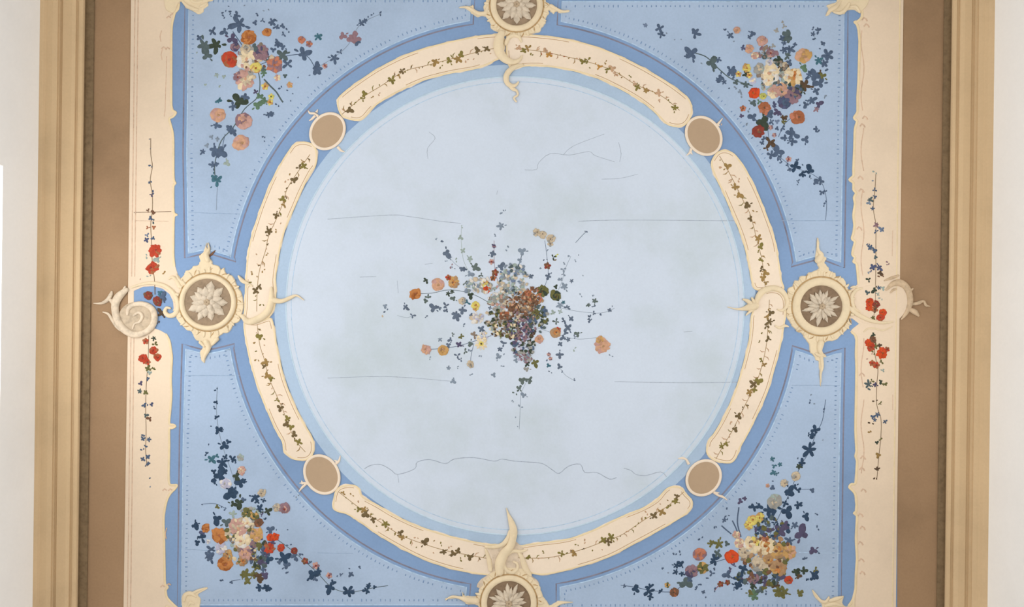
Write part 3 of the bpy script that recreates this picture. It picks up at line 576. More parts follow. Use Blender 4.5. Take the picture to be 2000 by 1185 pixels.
bouquet('flower_bouquet', 'painted bouquet in the bottom right corner, tan roses beside one round red flower', 'flowers', B1, (1480, 1080), 44,
  clusters=[(1496, 1078, 52, 34, 130, ['tan', 'beige', 'olive', 'redbrown', 'taupe', 'ochre'], 5.5, 'leafy_filling', None, 1.6), (1486, 1126, 50, 16, 60, ['purple', 'redbrown', 'dgreen', 'slateg', 'olive'], 5.5, 'leafy_filling', None, 1.6), (1505, 1030, 40, 20, 50, ['purple', 'slateg', 'navy', 'olive'], 4.5, 'leafy_filling', None, 1.6)],
  flowers=[(1512, 979, 16, 'grey'), (1554, 929, 10, 'beige'), (1531, 943, 8, 'beige'), (1470, 1015, 11, 'yellow'), (1484, 1010, 10, 'yellow'), (1462, 1025, 9, 'yellow'), (1429, 1087, 15, 'vermil'), (1438, 1044, 8, 'blush'), (1444, 1060, 11, 'blush'), (1453, 1078, 13, 'beige'), (1472, 1130, 12, 'plum'), (1482, 1102, 18, 'beige'),
           (1541, 1078, 15, 'ochre'), (1518, 1076, 18, 'tan'), (1495, 1066, 20, 'creamo'), (1467, 1064, 18, 'cream'), (1474, 1056, 10, 'yellow'), (1495, 1052, 9, 'rust'), (1520, 1108, 17, 'tan'), (1500, 1092, 12, 'tan'), (1540, 1132, 9, 'red'), (1366, 1082, 14, 'salmon'), (1372, 1108, 12, 'olive'), (1350, 1115, 13, 'plum'),
           (1317, 1156, 10, 'redbrown'), (1303, 1142, 5.5, 'olive'), (1407, 1140, 6, 'dred'), (1421, 1137, 5.5, 'dred'), (1499, 948, 4, 'peach')],
  leaves=[(1592, 840, 10, n_), (1588, 848, 7, n_), (1579, 848, 5, n_), (1581, 878, 14, n_), (1566, 904, 8, n_), (1560, 910, 7, dg), (1542, 959, 13, n_), (1552, 950, 7, n_), (1559, 957, 6, n_), (1586, 956, 6, s_), (1509, 952, 6, s_), (1507, 896, 5, te), (1512, 908, 6, te), (1523, 906, 5, te), (1511, 922, 6, te), (1518, 925, 5, te), (1609, 801, 4, s_), (1584, 783, 3.6, s_),
          (1583, 772, 3, ls), (1594, 788, 3, ls), (1508, 939, 3, s_), (1560, 892, 3, s_), (1472, 990, 11, n_), (1482, 988, 7, n_), (1501, 996, 15, n_), (1508, 1008, 9, n_), (1537, 998, 16, n_), (1533, 982, 7, n_), (1559, 985, 8, n_), (1573, 1007, 8, n_), (1595, 1003, 3.6, s_), (1597, 1031, 4, s_), (1566, 1042, 15, pu), (1552, 1026, 8, s_), (1523, 1036, 15, pu), (1533, 1025, 9, pu),
          (1512, 1020, 7, n_), (1542, 1055, 9, s_), (1516, 1046, 10, s_), (1489, 1036, 11, s_), (1497, 1026, 7, s_), (1476, 1030, 6, pu), (1588, 1074, 9, pu), (1598, 1079, 4, s_), (1573, 1091, 6, s_), (1569, 1114, 9, dg), (1592, 1120, 9, n_), (1592, 1112, 7, ol), (1588, 1128, 7, n_), (1578, 1128, 4, n_), (1560, 1158, 9, ol), (1553, 1118, 10, dg), (1560, 1124, 7, br_), (1518, 1127, 11, s_),
          (1521, 1154, 13, ol), (1515, 1142, 9, br_), (1532, 1156, 10, ol), (1525, 1164, 8, ol), (1472, 1162, 11, g_), (1466, 1158, 8, ol), (1485, 1152, 8, sg_), (1490, 1148, 6, ol), (1498, 1156, 4, s_), (1453, 1110, 11, n_), (1444, 1131, 16, n_), (1440, 1143, 9, n_), (1421, 1122, 9, s_), (1425, 1112, 6, pu), (1495, 1137, 9, pu), (1472, 1144, 8, dg), (1457, 1139, 4, pu), (1447, 1150, 3, n_), (1434, 1149, 3.6, s_),
          (1465, 1082, 10, g_), (1432, 1104, 6, pu), (1446, 979, 6, pu), (1455, 973, 5, pu), (1539, 964, 8, n_), (1420, 995, 3.6, s_), (1421, 1006, 3.6, s_), (1415, 1015, 5.5, s_), (1423, 1011, 3, s_), (1404, 1061, 10, ol), (1389, 1062, 8, ol), (1420, 1062, 6, sg_), (1401, 1080, 10, sg_), (1397, 1093, 11, n_), (1390, 1119, 6, s_), (1385, 1129, 3.6, s_), (1397, 1108, 4, s_),
          (1339, 1137, 13, sg_), (1347, 1130, 8, s_), (1321, 1104, 7, n_), (1330, 1100, 7, n_), (1320, 1116, 6, n_), (1332, 1119, 6, n_), (1294, 1112, 4, s_), (1319, 1084, 4, s_), (1330, 1080, 4, s_), (1304, 1118, 2.6, ls), (1269, 1146, 8, n_), (1267, 1154, 10, n_), (1270, 1164, 8, n_), (1241, 1150, 9, n_), (1218, 1144, 5, s_), (1291, 1155, 6, n_), (1361, 1148, 6, s_), (1367, 1140, 4, s_),
          (1374, 1156, 4.5, s_), (1380, 1163, 3, s_), (1370, 1051, 4, s_), (1397, 1026, 4, s_), (1396, 1151, 4, s_), (1606, 860, 2.6, ls)],
  stems=[([(1212, 1142), (1241, 1146), (1270, 1152), (1316, 1154), (1345, 1128), (1390, 1100), (1440, 1085)], 1.4, s_), ([(1612, 780), (1606, 820), (1592, 850), (1580, 882), (1562, 912), (1545, 955), (1520, 1010), (1500, 1050)], 1.2, s_),
         ([(1443, 990), (1440, 1020), (1447, 1048)], 3, 'slate'), ([(1409, 1026), (1418, 1034), (1428, 1042)], 3, s_), ([(1430, 1016), (1436, 1028), (1441, 1040)], 3, s_), ([(1553, 955), (1584, 955)], 1, s_), ([(1396, 1152), (1405, 1142), (1425, 1135)], 1.5, 'dred')])
# centre bouquet
bouquet('flower_bouquet', 'largest painted bouquet, loose and spreading, alone in the middle of the pale round field', 'flowers', None, (990, 600), 55, leafk=.84, soft=True,
  clusters=[(1003, 545, 32, 30, 119, ['grey', 'pale', 'bluegrey', 'beige', 'lslate', 'slateg', 'white'], 4.3, 'hydrangea_head', 'grey and pale blue head of tiny florets'),
            (978, 580, 26, 24, 85, ['beige', 'grey', 'taupe', 'pink', 'white', 'pale'], 4.0), (968, 622, 22, 22, 71, ['taupe', 'olive', 'beige', 'grey', 'dgreen'], 4.0), (1018, 590, 34, 20, 136, ['redbrown', 'taupe', 'tan', 'dbrown', 'peach', 'redbrown'], 3.6),
            (1040, 580, 22, 18, 74, ['rust', 'salmon', 'redbrown', 'redbrown', 'tan'], 3.6), (1020, 612, 30, 16, 108, ['taupe', 'beige', 'mauve', 'redbrown', 'dbrown', 'taupe'], 3.5), (985, 645, 28, 16, 74, ['olive', 'dbrown', 'pale', 'taupe', 'creamf'], 4.0),
            (1018, 640, 30, 24, 142, ['purple', 'dbrown', 'mauve', 'slateg', 'dgreen', 'taupe'], 3.6), (1050, 622, 20, 28, 81, ['slateg', 'dgreen', 'slate', 'grey', 'olive'], 4.3), (1022, 676, 24, 18, 78, ['lilac', 'grey', 'purple', 'dgreen', 'slate', 'mauve'], 4.0),
            (1022, 698, 16, 10, 37, ['lilac', 'lslate', 'grey', 'mauve'], 3.6), (942, 556, 18, 16, 40, ['white', 'pale', 'beige', 'grey'], 4.3), (920, 560, 14, 12, 27, ['white', 'pale', 'lslate'], 4.0), (932, 622, 12, 10, 23, ['white', 'lilac', 'beige'], 4.3), (944, 655, 10, 8, 17, ['white', 'creamf', 'lilac'], 3.6)],
  flowers=[(812, 574, 12, 'orange'), (856, 556, 14, 'peach'), (886, 551, 12, 'tan'), (876, 542, 6, 'red'), (903, 587, 8, 'beige'), (929, 596, 9, 'yellow'), (946, 553, 8, 'yellow'), (951, 565, 8, 'vermil'), (960, 511, 5.5, 'mauve'), (965, 481, 4, 'plum'), (967, 532, 7, 'dred'), (963, 543, 6, 'redbrown'), (955, 556, 5, 'dred'),
           (832, 682, 10, 'peach'), (865, 684, 12, 'ochre'), (940, 671, 12, 'daisy'), (919, 711, 7.5, 'beige'), (929, 602, 6, 'yellow'), (1053, 662, 9, 'peach'), (1085, 650, 11, 'tan'), (1090, 644, 6, 'red'), (1176, 675, 16, 'peach'), (1172, 664, 9, 'ochre'), (1072, 692, 4, 'pink'), (1075, 700, 4, 'pink'),
           (1048, 454, 8, 'beige'), (1060, 458, 9, 'beige'), (1076, 466, 9, 'creamo' if False else 'beige'), (1075, 476, 6, 'beige'), (1069, 519, 7, 'dred'), (1060, 568, 12, 'moss'), (1085, 577, 12, 'moss'), (1046, 610, 9, 'moss'), (985, 617, 12, 'redbrown'), (1004, 600, 11, 'redbrown'), (1042, 592, 11, 'redbrown'), (1031, 574, 9, 'rust'), (1012, 655, 10, 'plum')],
  leaves=[(872, 494, 12, s_), (862, 473, 5, s_), (851, 466, 3.6, ls), (902, 443, 3.6, pa), (899, 464, 7, pa), (904, 490, 7, pa), (917, 505, 8, pa), (891, 508, 5, pa), (881, 504, 3.6, ls), (882, 519, 5, ma), (886, 524, 4, ls), (874, 511, 3.6, ls), (906, 524, 11, s_), (927, 522, 11, sg_), (917, 535, 9, ls), (833, 547, 9, dg), (940, 537, 8, sg_), (836, 580, 9, sg_), (832, 588, 7, sg_),
          (847, 601, 11, s_), (858, 600, 7, s_), (875, 573, 7, dg), (886, 583, 8, sg_), (883, 569, 6, dg), (871, 597, 9, s_), (872, 606, 6, s_), (919, 576, 9, dg), (912, 591, 9, te), (903, 605, 11, s_), (891, 614, 10, s_), (792, 599, 8, s_), (797, 606, 5, s_), (806, 616, 8, s_), (752, 597, 6, ls), (756, 607, 5, s_), (748, 614, 5, 'beige'), (908, 552, 8, sg_), (932, 560, 8, te),
          (962, 495, 9, s_), (965, 481, 4.5, pu), (982, 414, 5, ls), (987, 413, 4, ls), (979, 441, 10, ls), (970, 461, 4.5, ls), (992, 479, 5, ls), (988, 487, 4.5, ls), (1020, 491, 11, ls), (1016, 508, 7, ls), (978, 521, 10, s_), (1036, 540, 7, s_), (1071, 539, 9, s_), (1110, 498, 4.5, ls), (1125, 508, 3.6, ls), (1131, 500, 2.6, ls), (1105, 516, 4.5, ls), (1100, 526, 7, ls), (1100, 535, 6, ls), (1094, 547, 8, ls),
          (1103, 560, 10, ls), (1116, 549, 6, s_), (1135, 577, 4, ls), (1158, 575, 3.6, ls), (1161, 588, 8, sg_), (1149, 595, 6, sg_), (1160, 599, 5, s_), (1190, 606, 5.5, s_), (1197, 600, 3, s_), (1174, 611, 5, s_), (1159, 611, 6, s_), (1152, 620, 8, s_), (1139, 536, 3, ls), (1055, 526, 4, ls), (1080, 502, 8, dg), (1086, 497, 5, 'lime'), (1083, 509, 5, 'taupe'), (1070, 490, 3.6, ls), (1066, 506, 4, s_),
          (1094, 596, 9, ls), (1107, 601, 8, s_), (1081, 611, 7, pa), (1094, 608, 7, pa), (1115, 622, 8, s_), (1153, 626, 7, s_), (1102, 626, 9, s_), (1109, 640, 11, s_), (1105, 650, 7, s_), (1086, 628, 8, sg_), (1100, 659, 8, s_), (1110, 663, 6, s_), (1094, 671, 7, s_), (1128, 652, 9, sg_), (1122, 658, 6, s_), (1122, 681, 5, pa), (1093, 692, 9, s_), (1071, 714, 7, te), (1069, 706, 4, s_), (1093, 716, 7, s_),
          (1100, 724, 3.6, s_), (1076, 726, 3.6, s_), (1121, 742, 4, s_), (1194, 695, 4, ls), (1034, 741, 11, sg_), (1020, 743, 10, sg_), (1015, 759, 9, sg_), (1008, 767, 5, sg_), (1023, 772, 8, ls), (1000, 784, 4, ls), (1017, 795, 5, ls), (1008, 817, 3.4, ls), (1014, 834, 3, ls), (1044, 707, 11, ol), (1029, 710, 9, dg), (1029, 721, 8, 'grey'), (973, 697, 8, ls), (983, 694, 5, ls), (964, 732, 7, ls),
          (982, 715, 4.5, ls), (984, 671, 9, s_), (976, 681, 7, s_), (1007, 703, 6, ls), (833, 618, 4.5, s_), (892, 618, 11, s_), (906, 634, 4.5, s_), (884, 653, 6, sg_), (900, 656, 8, ol), (859, 662, 5.5, ls), (880, 663, 6, s_), (876, 673, 8, s_), (897, 673, 9, pu), (926, 655, 9, 'taupe'), (919, 671, 9, sg_), (908, 686, 8, sg_), (894, 694, 8, s_), (900, 702, 6, s_), (918, 687, 5, s_), (940, 643, 10, s_), (876, 719, 6, ls),
          (884, 744, 7, ls), (889, 741, 4, ls), (894, 717, 3.6, ls), (840, 699, 4, ls), (941, 693, 4.5, ls), (920, 616, 7, s_), (921, 732, 4.5, ls), (957, 600, 6, s_), (1085, 560, 6, dg), (1100, 590, 6, te), (1145, 452, 4, s_)],
  stems=[([(812, 574), (845, 572), (880, 566), (925, 575), (970, 600)], 1.4, 'slateg'), ([(832, 682), (865, 680), (900, 674), (960, 655)], 1.4, s_), ([(919, 706), (921, 690), (926, 670)], 1.2, s_), ([(965, 470), (966, 520), (975, 560)], 1.2, ma), ([(1064, 470), (1068, 500), (1070, 540), (1056, 575)], 1.2, s_),
         ([(1166, 659), (1130, 662), (1095, 655), (1050, 640)], 1.0, ls), ([(1200, 602), (1174, 611), (1130, 608), (1090, 600)], 1.0, ls), ([(1146, 451), (1136, 461), (1124, 474)], 1.8, ls), ([(1093, 717), (1104, 732), (1120, 742)], .9, ls), ([(1030, 742), (1018, 768), (1016, 800), (1014, 838)], .9, ls),
         ([(902, 440), (901, 470), (906, 510), (925, 545)], .9, pa), ([(1020, 495), (1014, 515), (1008, 530)], 2.6, ls), ([(776, 616), (795, 620), (806, 616)], .8, ls), ([(1115, 500), (1104, 525), (1098, 548), (1088, 572)], .9, ls), ([(872, 496), (890, 516), (905, 526)], .9, ls)])

# garlands on the cream borders
GR = 'painted flower garlands on the cream borders'
bouquet('flower_garland', 'thin garland on the left border above the spiral scroll, with two red flowers', 'garland', GR, (298, 430), 61, dbase=3.4, stemmat='vine',
  flowers=[(304, 489, 13, 'red'), (298, 523, 13, 'red'), (290, 577, 9, 'dred'), (308, 588, 10, 'dred')],
  leaves=[(298, 323, 4, s_), (294, 353, 4, s_), (296, 380, 5, pu), (302, 377, 4, s_), (290, 412, 4.5, 'redbrown'), (301, 416, 5, 'redbrown'), (294, 427, 5, s_), (301, 432, 4, sg_), (290, 445, 4.5, 'rust'), (301, 444, 4.5, 'rust'), (288, 459, 5, bg), (286, 468, 5.5, 'violet'), (300, 465, 4.5, s_), (293, 540, 3.6, 'pale'), (322, 534, 4, 'vine'), (308, 507, 7, 'pale'), (288, 500, 4, 'pale'),
          (318, 580, 9, s_), (312, 571, 5, te), (316, 612, 8, br_), (311, 631, 4, br_), (295, 272, 2, s_), (295, 292, 2, s_), (276, 543, 2.6, 'pink')],
  stems=[([(295, 270), (295, 300), (298, 325), (294, 352), (298, 380), (298, 412), (295, 440), (297, 480), (298, 515), (302, 545), (303, 575)], 1.3, 'vinedk')])
bouquet('flower_garland', 'thin garland on the left border below the spiral scroll, red at its top', 'garland', GR, (288, 800), 62, dbase=3.4, stemmat='vine',
  flowers=[(285, 666, 6.5, 'red'), (300, 684, 9, 'red'), (308, 697, 8.5, 'red'), (281, 700, 10, 'red'), (289, 707, 6, 'red')],
  leaves=[(301, 660, 5, dg), (303, 672, 6, ol), (290, 719, 8, ol), (299, 720, 5, ol), (293, 728, 5, 'pale'), (290, 741, 4.5, s_), (275, 749, 5, pu), (274, 764, 5, sg_), (285, 765, 5.5, ol), (281, 790, 5.5, s_), (296, 790, 5, 'violet'), (288, 793, 4, s_), (285, 811, 5, sg_), (293, 817, 5.5, 'redbrown'), (284, 849, 4, s_), (280, 857, 4.5, s_), (291, 857, 5, s_), (285, 872, 4, s_), (281, 879, 3.6, s_),
          (279, 896, 5, s_), (289, 892, 6, s_), (291, 904, 4.5, s_), (287, 908, 3.6, s_), (293, 935, 3, s_), (296, 948, 2.6, ls)],
  stems=[([(291, 655), (290, 700), (287, 740), (285, 790), (286, 840), (285, 880), (288, 910)], 1.2, 'vinedk')])
bouquet('flower_garland', 'thin garland on the right border, ending in red blossoms on the leafy scroll', 'garland', GR, (1710, 480), 63, dbase=3.4, stemmat='vine',
  flowers=[(1698, 589, 8.5, 'vermil'), (1697, 600, 8, 'vermil'), (1711, 594, 8, 'dred'), (1708, 604, 7, 'redbrown'), (1724, 610, 8.5, 'vermil'), (1719, 620, 8.5, 'red')],
  leaves=[(1710, 336, 3.6, pa), (1708, 353, 3, ls), (1708, 371, 4.5, s_), (1708, 383, 5, s_), (1698, 390, 6, sg_), (1697, 396, 5, ls), (1704, 408, 4.5, s_), (1712, 438, 5.5, ma), (1722, 449, 6, bg), (1711, 452, 5, s_), (1697, 475, 3.6, s_), (1700, 484, 6.5, s_), (1707, 490, 5, s_), (1710, 502, 4.5, sg_), (1704, 522, 7.5, 'violet'), (1716, 522, 7, 'violet'), (1718, 532, 5.5, br_), (1696, 530, 3.6, ls),
          (1736, 513, 3.6, ma), (1731, 517, 2.6, ma), (1722, 538, 4.5, 'redbrown'), (1714, 539, 3.6, 'redbrown'), (1696, 546, 5.5, dg), (1708, 566, 7, dg), (1716, 562, 5, s_), (1694, 572, 5.5, sg_), (1714, 574, 5, 'pale'), (1724, 562, 5, 'pale'), (1704, 620, 5, ol), (1722, 582, 4, 'pale')],
  stems=[([(1710, 340), (1708, 375), (1705, 405), (1710, 440), (1710, 480), (1710, 520), (1709, 570), (1709, 590), (1706, 618)], 1.2, 'vinedk')])
bouquet('flower_garland', 'thin garland on the right border below the leafy scroll, red at its top', 'garland', GR, (1712, 790), 64, dbase=3.4, stemmat='vine',
  flowers=[(1704, 663, 8, 'redbrown'), (1696, 669, 8, 'vermil'), (1701, 678, 8.5, 'red'), (1722, 690, 11, 'vermil'), (1732, 682, 5.5, 'red'), (1703, 709, 6.5, 'red'), (1711, 713, 7, 'red')],
  leaves=[(1706, 653, 5, dg), (1709, 676, 6, ol), (1717, 674, 5, br_), (1708, 688, 4, ol), (1721, 706, 5, ol), (1723, 724, 4.5, pa), (1696, 750, 7.5, sg_), (1702, 744, 5, ol), (1711, 751, 5.5, pu), (1720, 744, 4.5, dg), (1727, 749, 5.5, ol), (1700, 762, 4, sg_), (1710, 783, 3.6, br_), (1718, 787, 4.5, ol), (1713, 809, 5.5, s_), (1704, 814, 5.5, s_), (1708, 820, 4.5, s_), (1728, 823, 5, s_),
          (1702, 826, 4, br_), (1702, 844, 4, 'vine'), (1720, 858, 4, ol), (1712, 864, 4.5, dg), (1715, 889, 5.5, 'vine'), (1713, 916, 5, br_), (1711, 932, 3.6, br_), (1697, 700, 3, 'pink'), (1705, 688, 3, 'pink')],
  stems=[([(1706, 650), (1708, 690), (1714, 720), (1712, 750), (1712, 790), (1720, 818), (1720, 850), (1716, 890), (1712, 935)], 1.2, 'vinedk')])

# ------------------------------------------------------------------ the ring of eight cream panels
PN = [
 ('curved cream panel at the upper left of the ring, ending at the top scroll',
  [(664, 186), (700, 158), (745, 129), (800, 103), (860, 85), (920, 72), (960, 67), (984, 70), (984, 110), (968, 120), (950, 129), (925, 137), (880, 145), (830, 158), (785, 178), (745, 200), (726, 216), (713, 231), (700, 237), (684, 235), (668, 228), (660, 214), (658, 200)],
  [(668, 224), (705, 193), (745, 168), (790, 140), (835, 128), (880, 116), (930, 103), (970, 94)], 7, 1),
 ('curved cream panel at the upper right of the ring, starting at the top scroll',
  [(990, 68), (1010, 66), (1050, 68), (1100, 74), (1150, 86), (1200, 104), (1250, 128), (1300, 157), (1335, 182), (1348, 196), (1353, 215), (1347, 235), (1335, 247), (1318, 249), (1300, 243), (1285, 228), (1268, 212), (1240, 192), (1200, 170), (1160, 152), (1110, 138), (1060, 131), (1025, 131), (998, 136), (988, 110)],
  [(1005, 96), (1050, 100), (1100, 110), (1150, 122), (1200, 140), (1240, 165), (1290, 187), (1327, 216)], 8, 2),
 ('upright curved cream panel on the left of the ring, above the left rosette scroll',
  [(562, 296), (574, 281), (590, 276), (610, 280), (620, 295), (619, 322), (608, 340), (590, 375), (575, 410), (560, 445), (550, 480), (544, 515), (540, 545), (541, 570), (538, 600), (522, 624), (478, 630), (477, 600), (478, 570), (479, 545), (482, 505), (488, 470), (500, 430), (512, 395), (530, 352), (548, 318)],
  [(606, 302), (585, 332), (562, 368), (552, 400), (537, 435), (525, 462), (519, 490), (507, 530), (503, 570), (502, 608)], 9, 3),
 ('upright curved cream panel on the left of the ring, below the left rosette scroll',
  [(476, 630), (500, 628), (528, 620), (536, 634), (541, 665), (548, 700), (556, 735), (568, 768), (582, 800), (598, 830), (610, 850), (615, 870), (612, 888), (598, 899), (575, 898), (560, 888), (553, 880), (550, 862), (535, 835), (520, 800), (502, 755), (490, 715), (482, 680)],
  [(503, 633), (508, 673), (517, 702), (525, 735), (540, 770), (553, 800), (565, 832), (578, 860), (597, 882)], 10, 4),
 ('curved cream panel at the lower left of the ring, ending at the bottom scroll',
  [(650, 978), (655, 957), (668, 947), (690, 945), (703, 953), (710, 968), (740, 985), (770, 1003), (810, 1022), (850, 1036), (900, 1050), (950, 1060), (985, 1066), (985, 1110), (962, 1122), (940, 1122), (890, 1113), (835, 1096), (785, 1072), (735, 1043), (700, 1018), (676, 1004), (660, 1000), (650, 992)],
  [(662, 960), (705, 993), (745, 1020), (785, 1045), (830, 1062), (870, 1074), (910, 1082), (960, 1091)], 11, 5),
 ('curved cream panel at the lower right of the ring, starting at the bottom scroll',
  [(1003, 1066), (1020, 1063), (1050, 1058), (1110, 1050), (1160, 1032), (1210, 1008), (1250, 992), (1280, 975), (1298, 955), (1312, 948), (1330, 950), (1340, 962), (1352, 975), (1353, 988), (1345, 1000), (1335, 1008), (1290, 1035), (1240, 1062), (1190, 1088), (1130, 1108), (1070, 1122), (1038, 1120), (1015, 1108), (1000, 1090)],
  [(1005, 1088), (1070, 1088), (1130, 1074), (1175, 1058), (1215, 1043), (1260, 1013), (1300, 990), (1335, 960)], 12, 6),
 ('upright curved cream panel on the right of the ring, below the right rosette scroll',
  [(1466, 614), (1464, 640), (1460, 670), (1450, 710), (1440, 745), (1425, 785), (1408, 820), (1393, 845), (1382, 860), (1378, 880), (1384, 892), (1400, 902), (1425, 905), (1438, 895), (1446, 875), (1460, 850), (1480, 810), (1500, 765), (1512, 725), (1523, 685), (1530, 650), (1535, 615), (1535, 585), (1522, 568), (1498, 566), (1480, 582)],
  [(1502, 585), (1500, 630), (1495, 680), (1482, 732), (1465, 770), (1450, 800), (1430, 840), (1412, 870), (1398, 895)], 13, 7),
 ('upright curved cream panel on the right of the ring, above the right rosette scroll',
  [(1389, 312), (1400, 297), (1415, 292), (1432, 298), (1445, 312), (1460, 335), (1480, 375), (1500, 425), (1515, 470), (1522, 510), (1527, 545), (1531, 566), (1500, 568), (1474, 566), (1466, 548), (1461, 520), (1452, 480), (1440, 445), (1425, 410), (1410, 375), (1395, 345), (1388, 325)],
  [(1405, 305), (1425, 340), (1450, 390), (1465, 420), (1478, 470), (1488, 510), (1494, 560)], 14, 8)]
VC = ['vine', 'vineg', 'vined', 'vined', 'vinep', 'vine', 'vineg']
for lab, pts, stem, seed, k in PN:
    rnd = random.Random(seed)
    cx = sum(p[0] for p in pts) / len(pts); cy = sum(p[1] for p in pts) / len(pts)
    o, og = thing('curved_panel', cx, cy, lab, 'painted panel', 'cream panels of the ring')
    p1, p2 = rnd.uniform(0, 6), rnd.uniform(0, 6)
    ol_ = [(x + .9 * math.sin(y / 7.0 + p1) + .5 * math.sin(y / 2.9), y + .9 * math.sin(x / 7.5 + p2) + .5 * math.sin(x / 3.1)) for x, y in rough(cr(pts, 5, True), .35, rnd)]
    b = MB(og); b.slab(ol_, 'panel', 1.0, 5.5, 1.6); b.build('panel_ground', o)
    b = MB(og); q = inset_poly(cr(pts, 4, True), 2.4); b.ribbon(q, 3.6, 'rim', 5.2, .8, closed=True)
    q = inset_poly(cr(pts, 4, True), 6.5); gaps = []
    run = []
    for i, p in enumerate(q):
        if (i // 7) % 3 == 2:
            if len(run) > 2: b.ribbon(run, 1.5, 'goldline', 5.4, .4, seg=4)
            run = []
        else: run.append(p)
    b.build('rim', o)
    b = MB(og); sm = cr(stem, 8)
    vpal = VC if k != 2 else ['vineo', 'vineg', 'vine', 'vinep', 'rust']
    b.ribbon(sm, 1.3, 'vine', 5.5, .6, seg=4)
    sp = resamp(sm, 8.5)
    for i, (x, y) in enumerate(sp[1:-1]):
        r0 = rnd.random(); side = 1 if i % 2 else -1
        a = math.atan2(sp[i + 2][1] - sp[i][1], sp[i + 2][0] - sp[i][0])
        nx, ny = -math.sin(a) * side, math.cos(a) * side
        if r0 < .30: leaf_cluster(b, x + nx * 3, y + ny * 3, rnd.uniform(6, 8.5), rnd.choice(vpal[:4]), rnd, 5.5)
        elif r0 < .62:
            t = a + side * rnd.uniform(.9, 1.4); L = rnd.uniform(7, 13)
            b.ribbon([(x, y), (x + math.cos(t) * L * .6, y + math.sin(t) * L * .6), (x + math.cos(t + .3) * L, y + math.sin(t + .3) * L)], [1, 2.6, .8], rnd.choice(['vinep', 'vine', 'vineg', 'vinep']), 5.5, .8, seg=4)
            if rnd.random() < .5: leaflet(b, x, y, t + rnd.uniform(-.6, .6), L * .8, 3, rnd.choice(vpal), 5.5, 1)
        elif r0 < .78: leaf_cluster(b, x + nx * rnd.uniform(7, 13), y + ny * rnd.uniform(7, 13), rnd.uniform(2.6, 4), rnd.choice(['vinep', 'vine', 'vineg']), rnd, 5.5)
        else: leaf_cluster(b, x, y, rnd.uniform(2.2, 3.4), rnd.choice(vpal), rnd, 5.5)
    b.build('leafy_twig', o)

# ------------------------------------------------------------------ oval cabochons
OG = 'brown ovals between the cream panels'
for lab, cx, cy, a_, b_, rot, sprigs in (
    ('small brown oval in a cream rim, upper left between two ring panels', 640, 256.5, 39.5, 33.5, -52, [[(622, 228), (615, 222), (606, 221), (602, 216)], [(616, 226), (610, 232), (604, 236)], [(618, 220), (621, 214)], [(660, 287), (666, 294), (674, 297)]]),
    ('small brown oval in a cream rim, upper right between two ring panels', 1374, 265.5, 41.5, 34.5, 55, [[(1398, 247), (1404, 240), (1411, 231)], [(1400, 244), (1406, 246)], [(1350, 290), (1347, 298), (1340, 304)], [(1348, 296), (1352, 302)]]),
    ('small brown oval in a cream rim, lower left between two ring panels', 629, 926, 41.5, 34.5, 58, [[(603, 944), (594, 943), (585, 943)], [(598, 944), (590, 952), (584, 960)], [(592, 945), (589, 938)], [(656, 905), (662, 900), (665, 889)], [(660, 902), (653, 898)]]),
    ('small brown oval in a cream rim, lower right between two ring panels', 1374, 932.5, 38.5, 33.5, -50, [[(1345, 906), (1340, 897), (1332, 894), (1324, 895)], [(1393, 960), (1403, 967), (1412, 970), (1420, 976)], [(1396, 962), (1405, 962)]])):
    o, og = thing('oval_cabochon', cx, cy, lab, 'medallion', OG)
    ra = math.radians(rot)
    E = lambda k: [(cx + math.cos(ra) * (a_ - k) * math.cos(t) - math.sin(ra) * (b_ - k) * math.sin(t), cy + math.sin(ra) * (a_ - k) * math.cos(t) + math.cos(ra) * (b_ - k) * math.sin(t)) for t in (2 * PI * i / 48 for i in range(48))]
    b = MB(og); b.slab(E(2), 'plaque', 1, 5.5); b.build('oval_plaque', o)
    b = MB(og); b.ribbon(E(2.8), 5.6, 'panel', 5.0, 3.5, closed=True, seg=8); b.build('rim', o)
    for sp in sprigs:
        b = MB(og); q, w = crw(sp, [5.5] + [4.5] * (len(sp) - 2) + [1.4]); b.ribbon(q, w, 'panel', 3, None); b.build('sprig', o)

# ------------------------------------------------------------------ rosette medallions
def leafrelief(b, x, y, a, L, W, mat, d0, h, notch=5, rnd=None):
    """acanthus-like petal: serrated outline, raised midrib"""
    left = []; right = []; N = notch * 2
    for i in range(N + 1):
        u = i / N; prof = math.sin(PI * min(1, u * .92 + .08)) ** .8 * (1 - .25 * u)
        ser = 1.0 if i % 2 == 0 else .78
        v = W / 2 * prof * ser if i < N else 0
        if i == 0: v = W * .16
        left.append((u * L, v)); right.append((u * L, -v))
    mid = [(u, 0) for u, _ in left]
    T = lambda u, v: (x + math.cos(a) * u - math.sin(a) * v, y + math.sin(a) * u + math.cos(a) * v)
    vs = []
    for i in range(N + 1):
        u = i / N; lift = math.sin(PI * (u * .8 + .1)) * h
        vs += [P(*T(*left[i]), d0 + lift * .25), P(*T(*mid[i]), d0 + lift), P(*T(*right[i]), d0 + lift * .25)]
    fs = []
    for i in range(N):
        fs += [(3 * i, 3 * i + 1, 3 * i + 4, 3 * i + 3), (3 * i + 1, 3 * i + 2, 3 * i + 5, 3 * i + 4)]
    # skirt to the ground
    o2 = len(vs); per = [left[i] for i in range(N + 1)] + [right[i] for i in range(N - 1, -1, -1)]
    idx = [3 * i for i in range(N + 1)] + [3 * i + 2 for i in range(N - 1, -1, -1)]
    vs += [P(*T(*p), max(0, d0 - 3)) for p in per]
    for k in range(len(per)):
        k2 = (k + 1) % len(per); fs.append((idx[k], idx[k2], o2 + k2, o2 + k))
    b.add(vs, fs, mat, True)
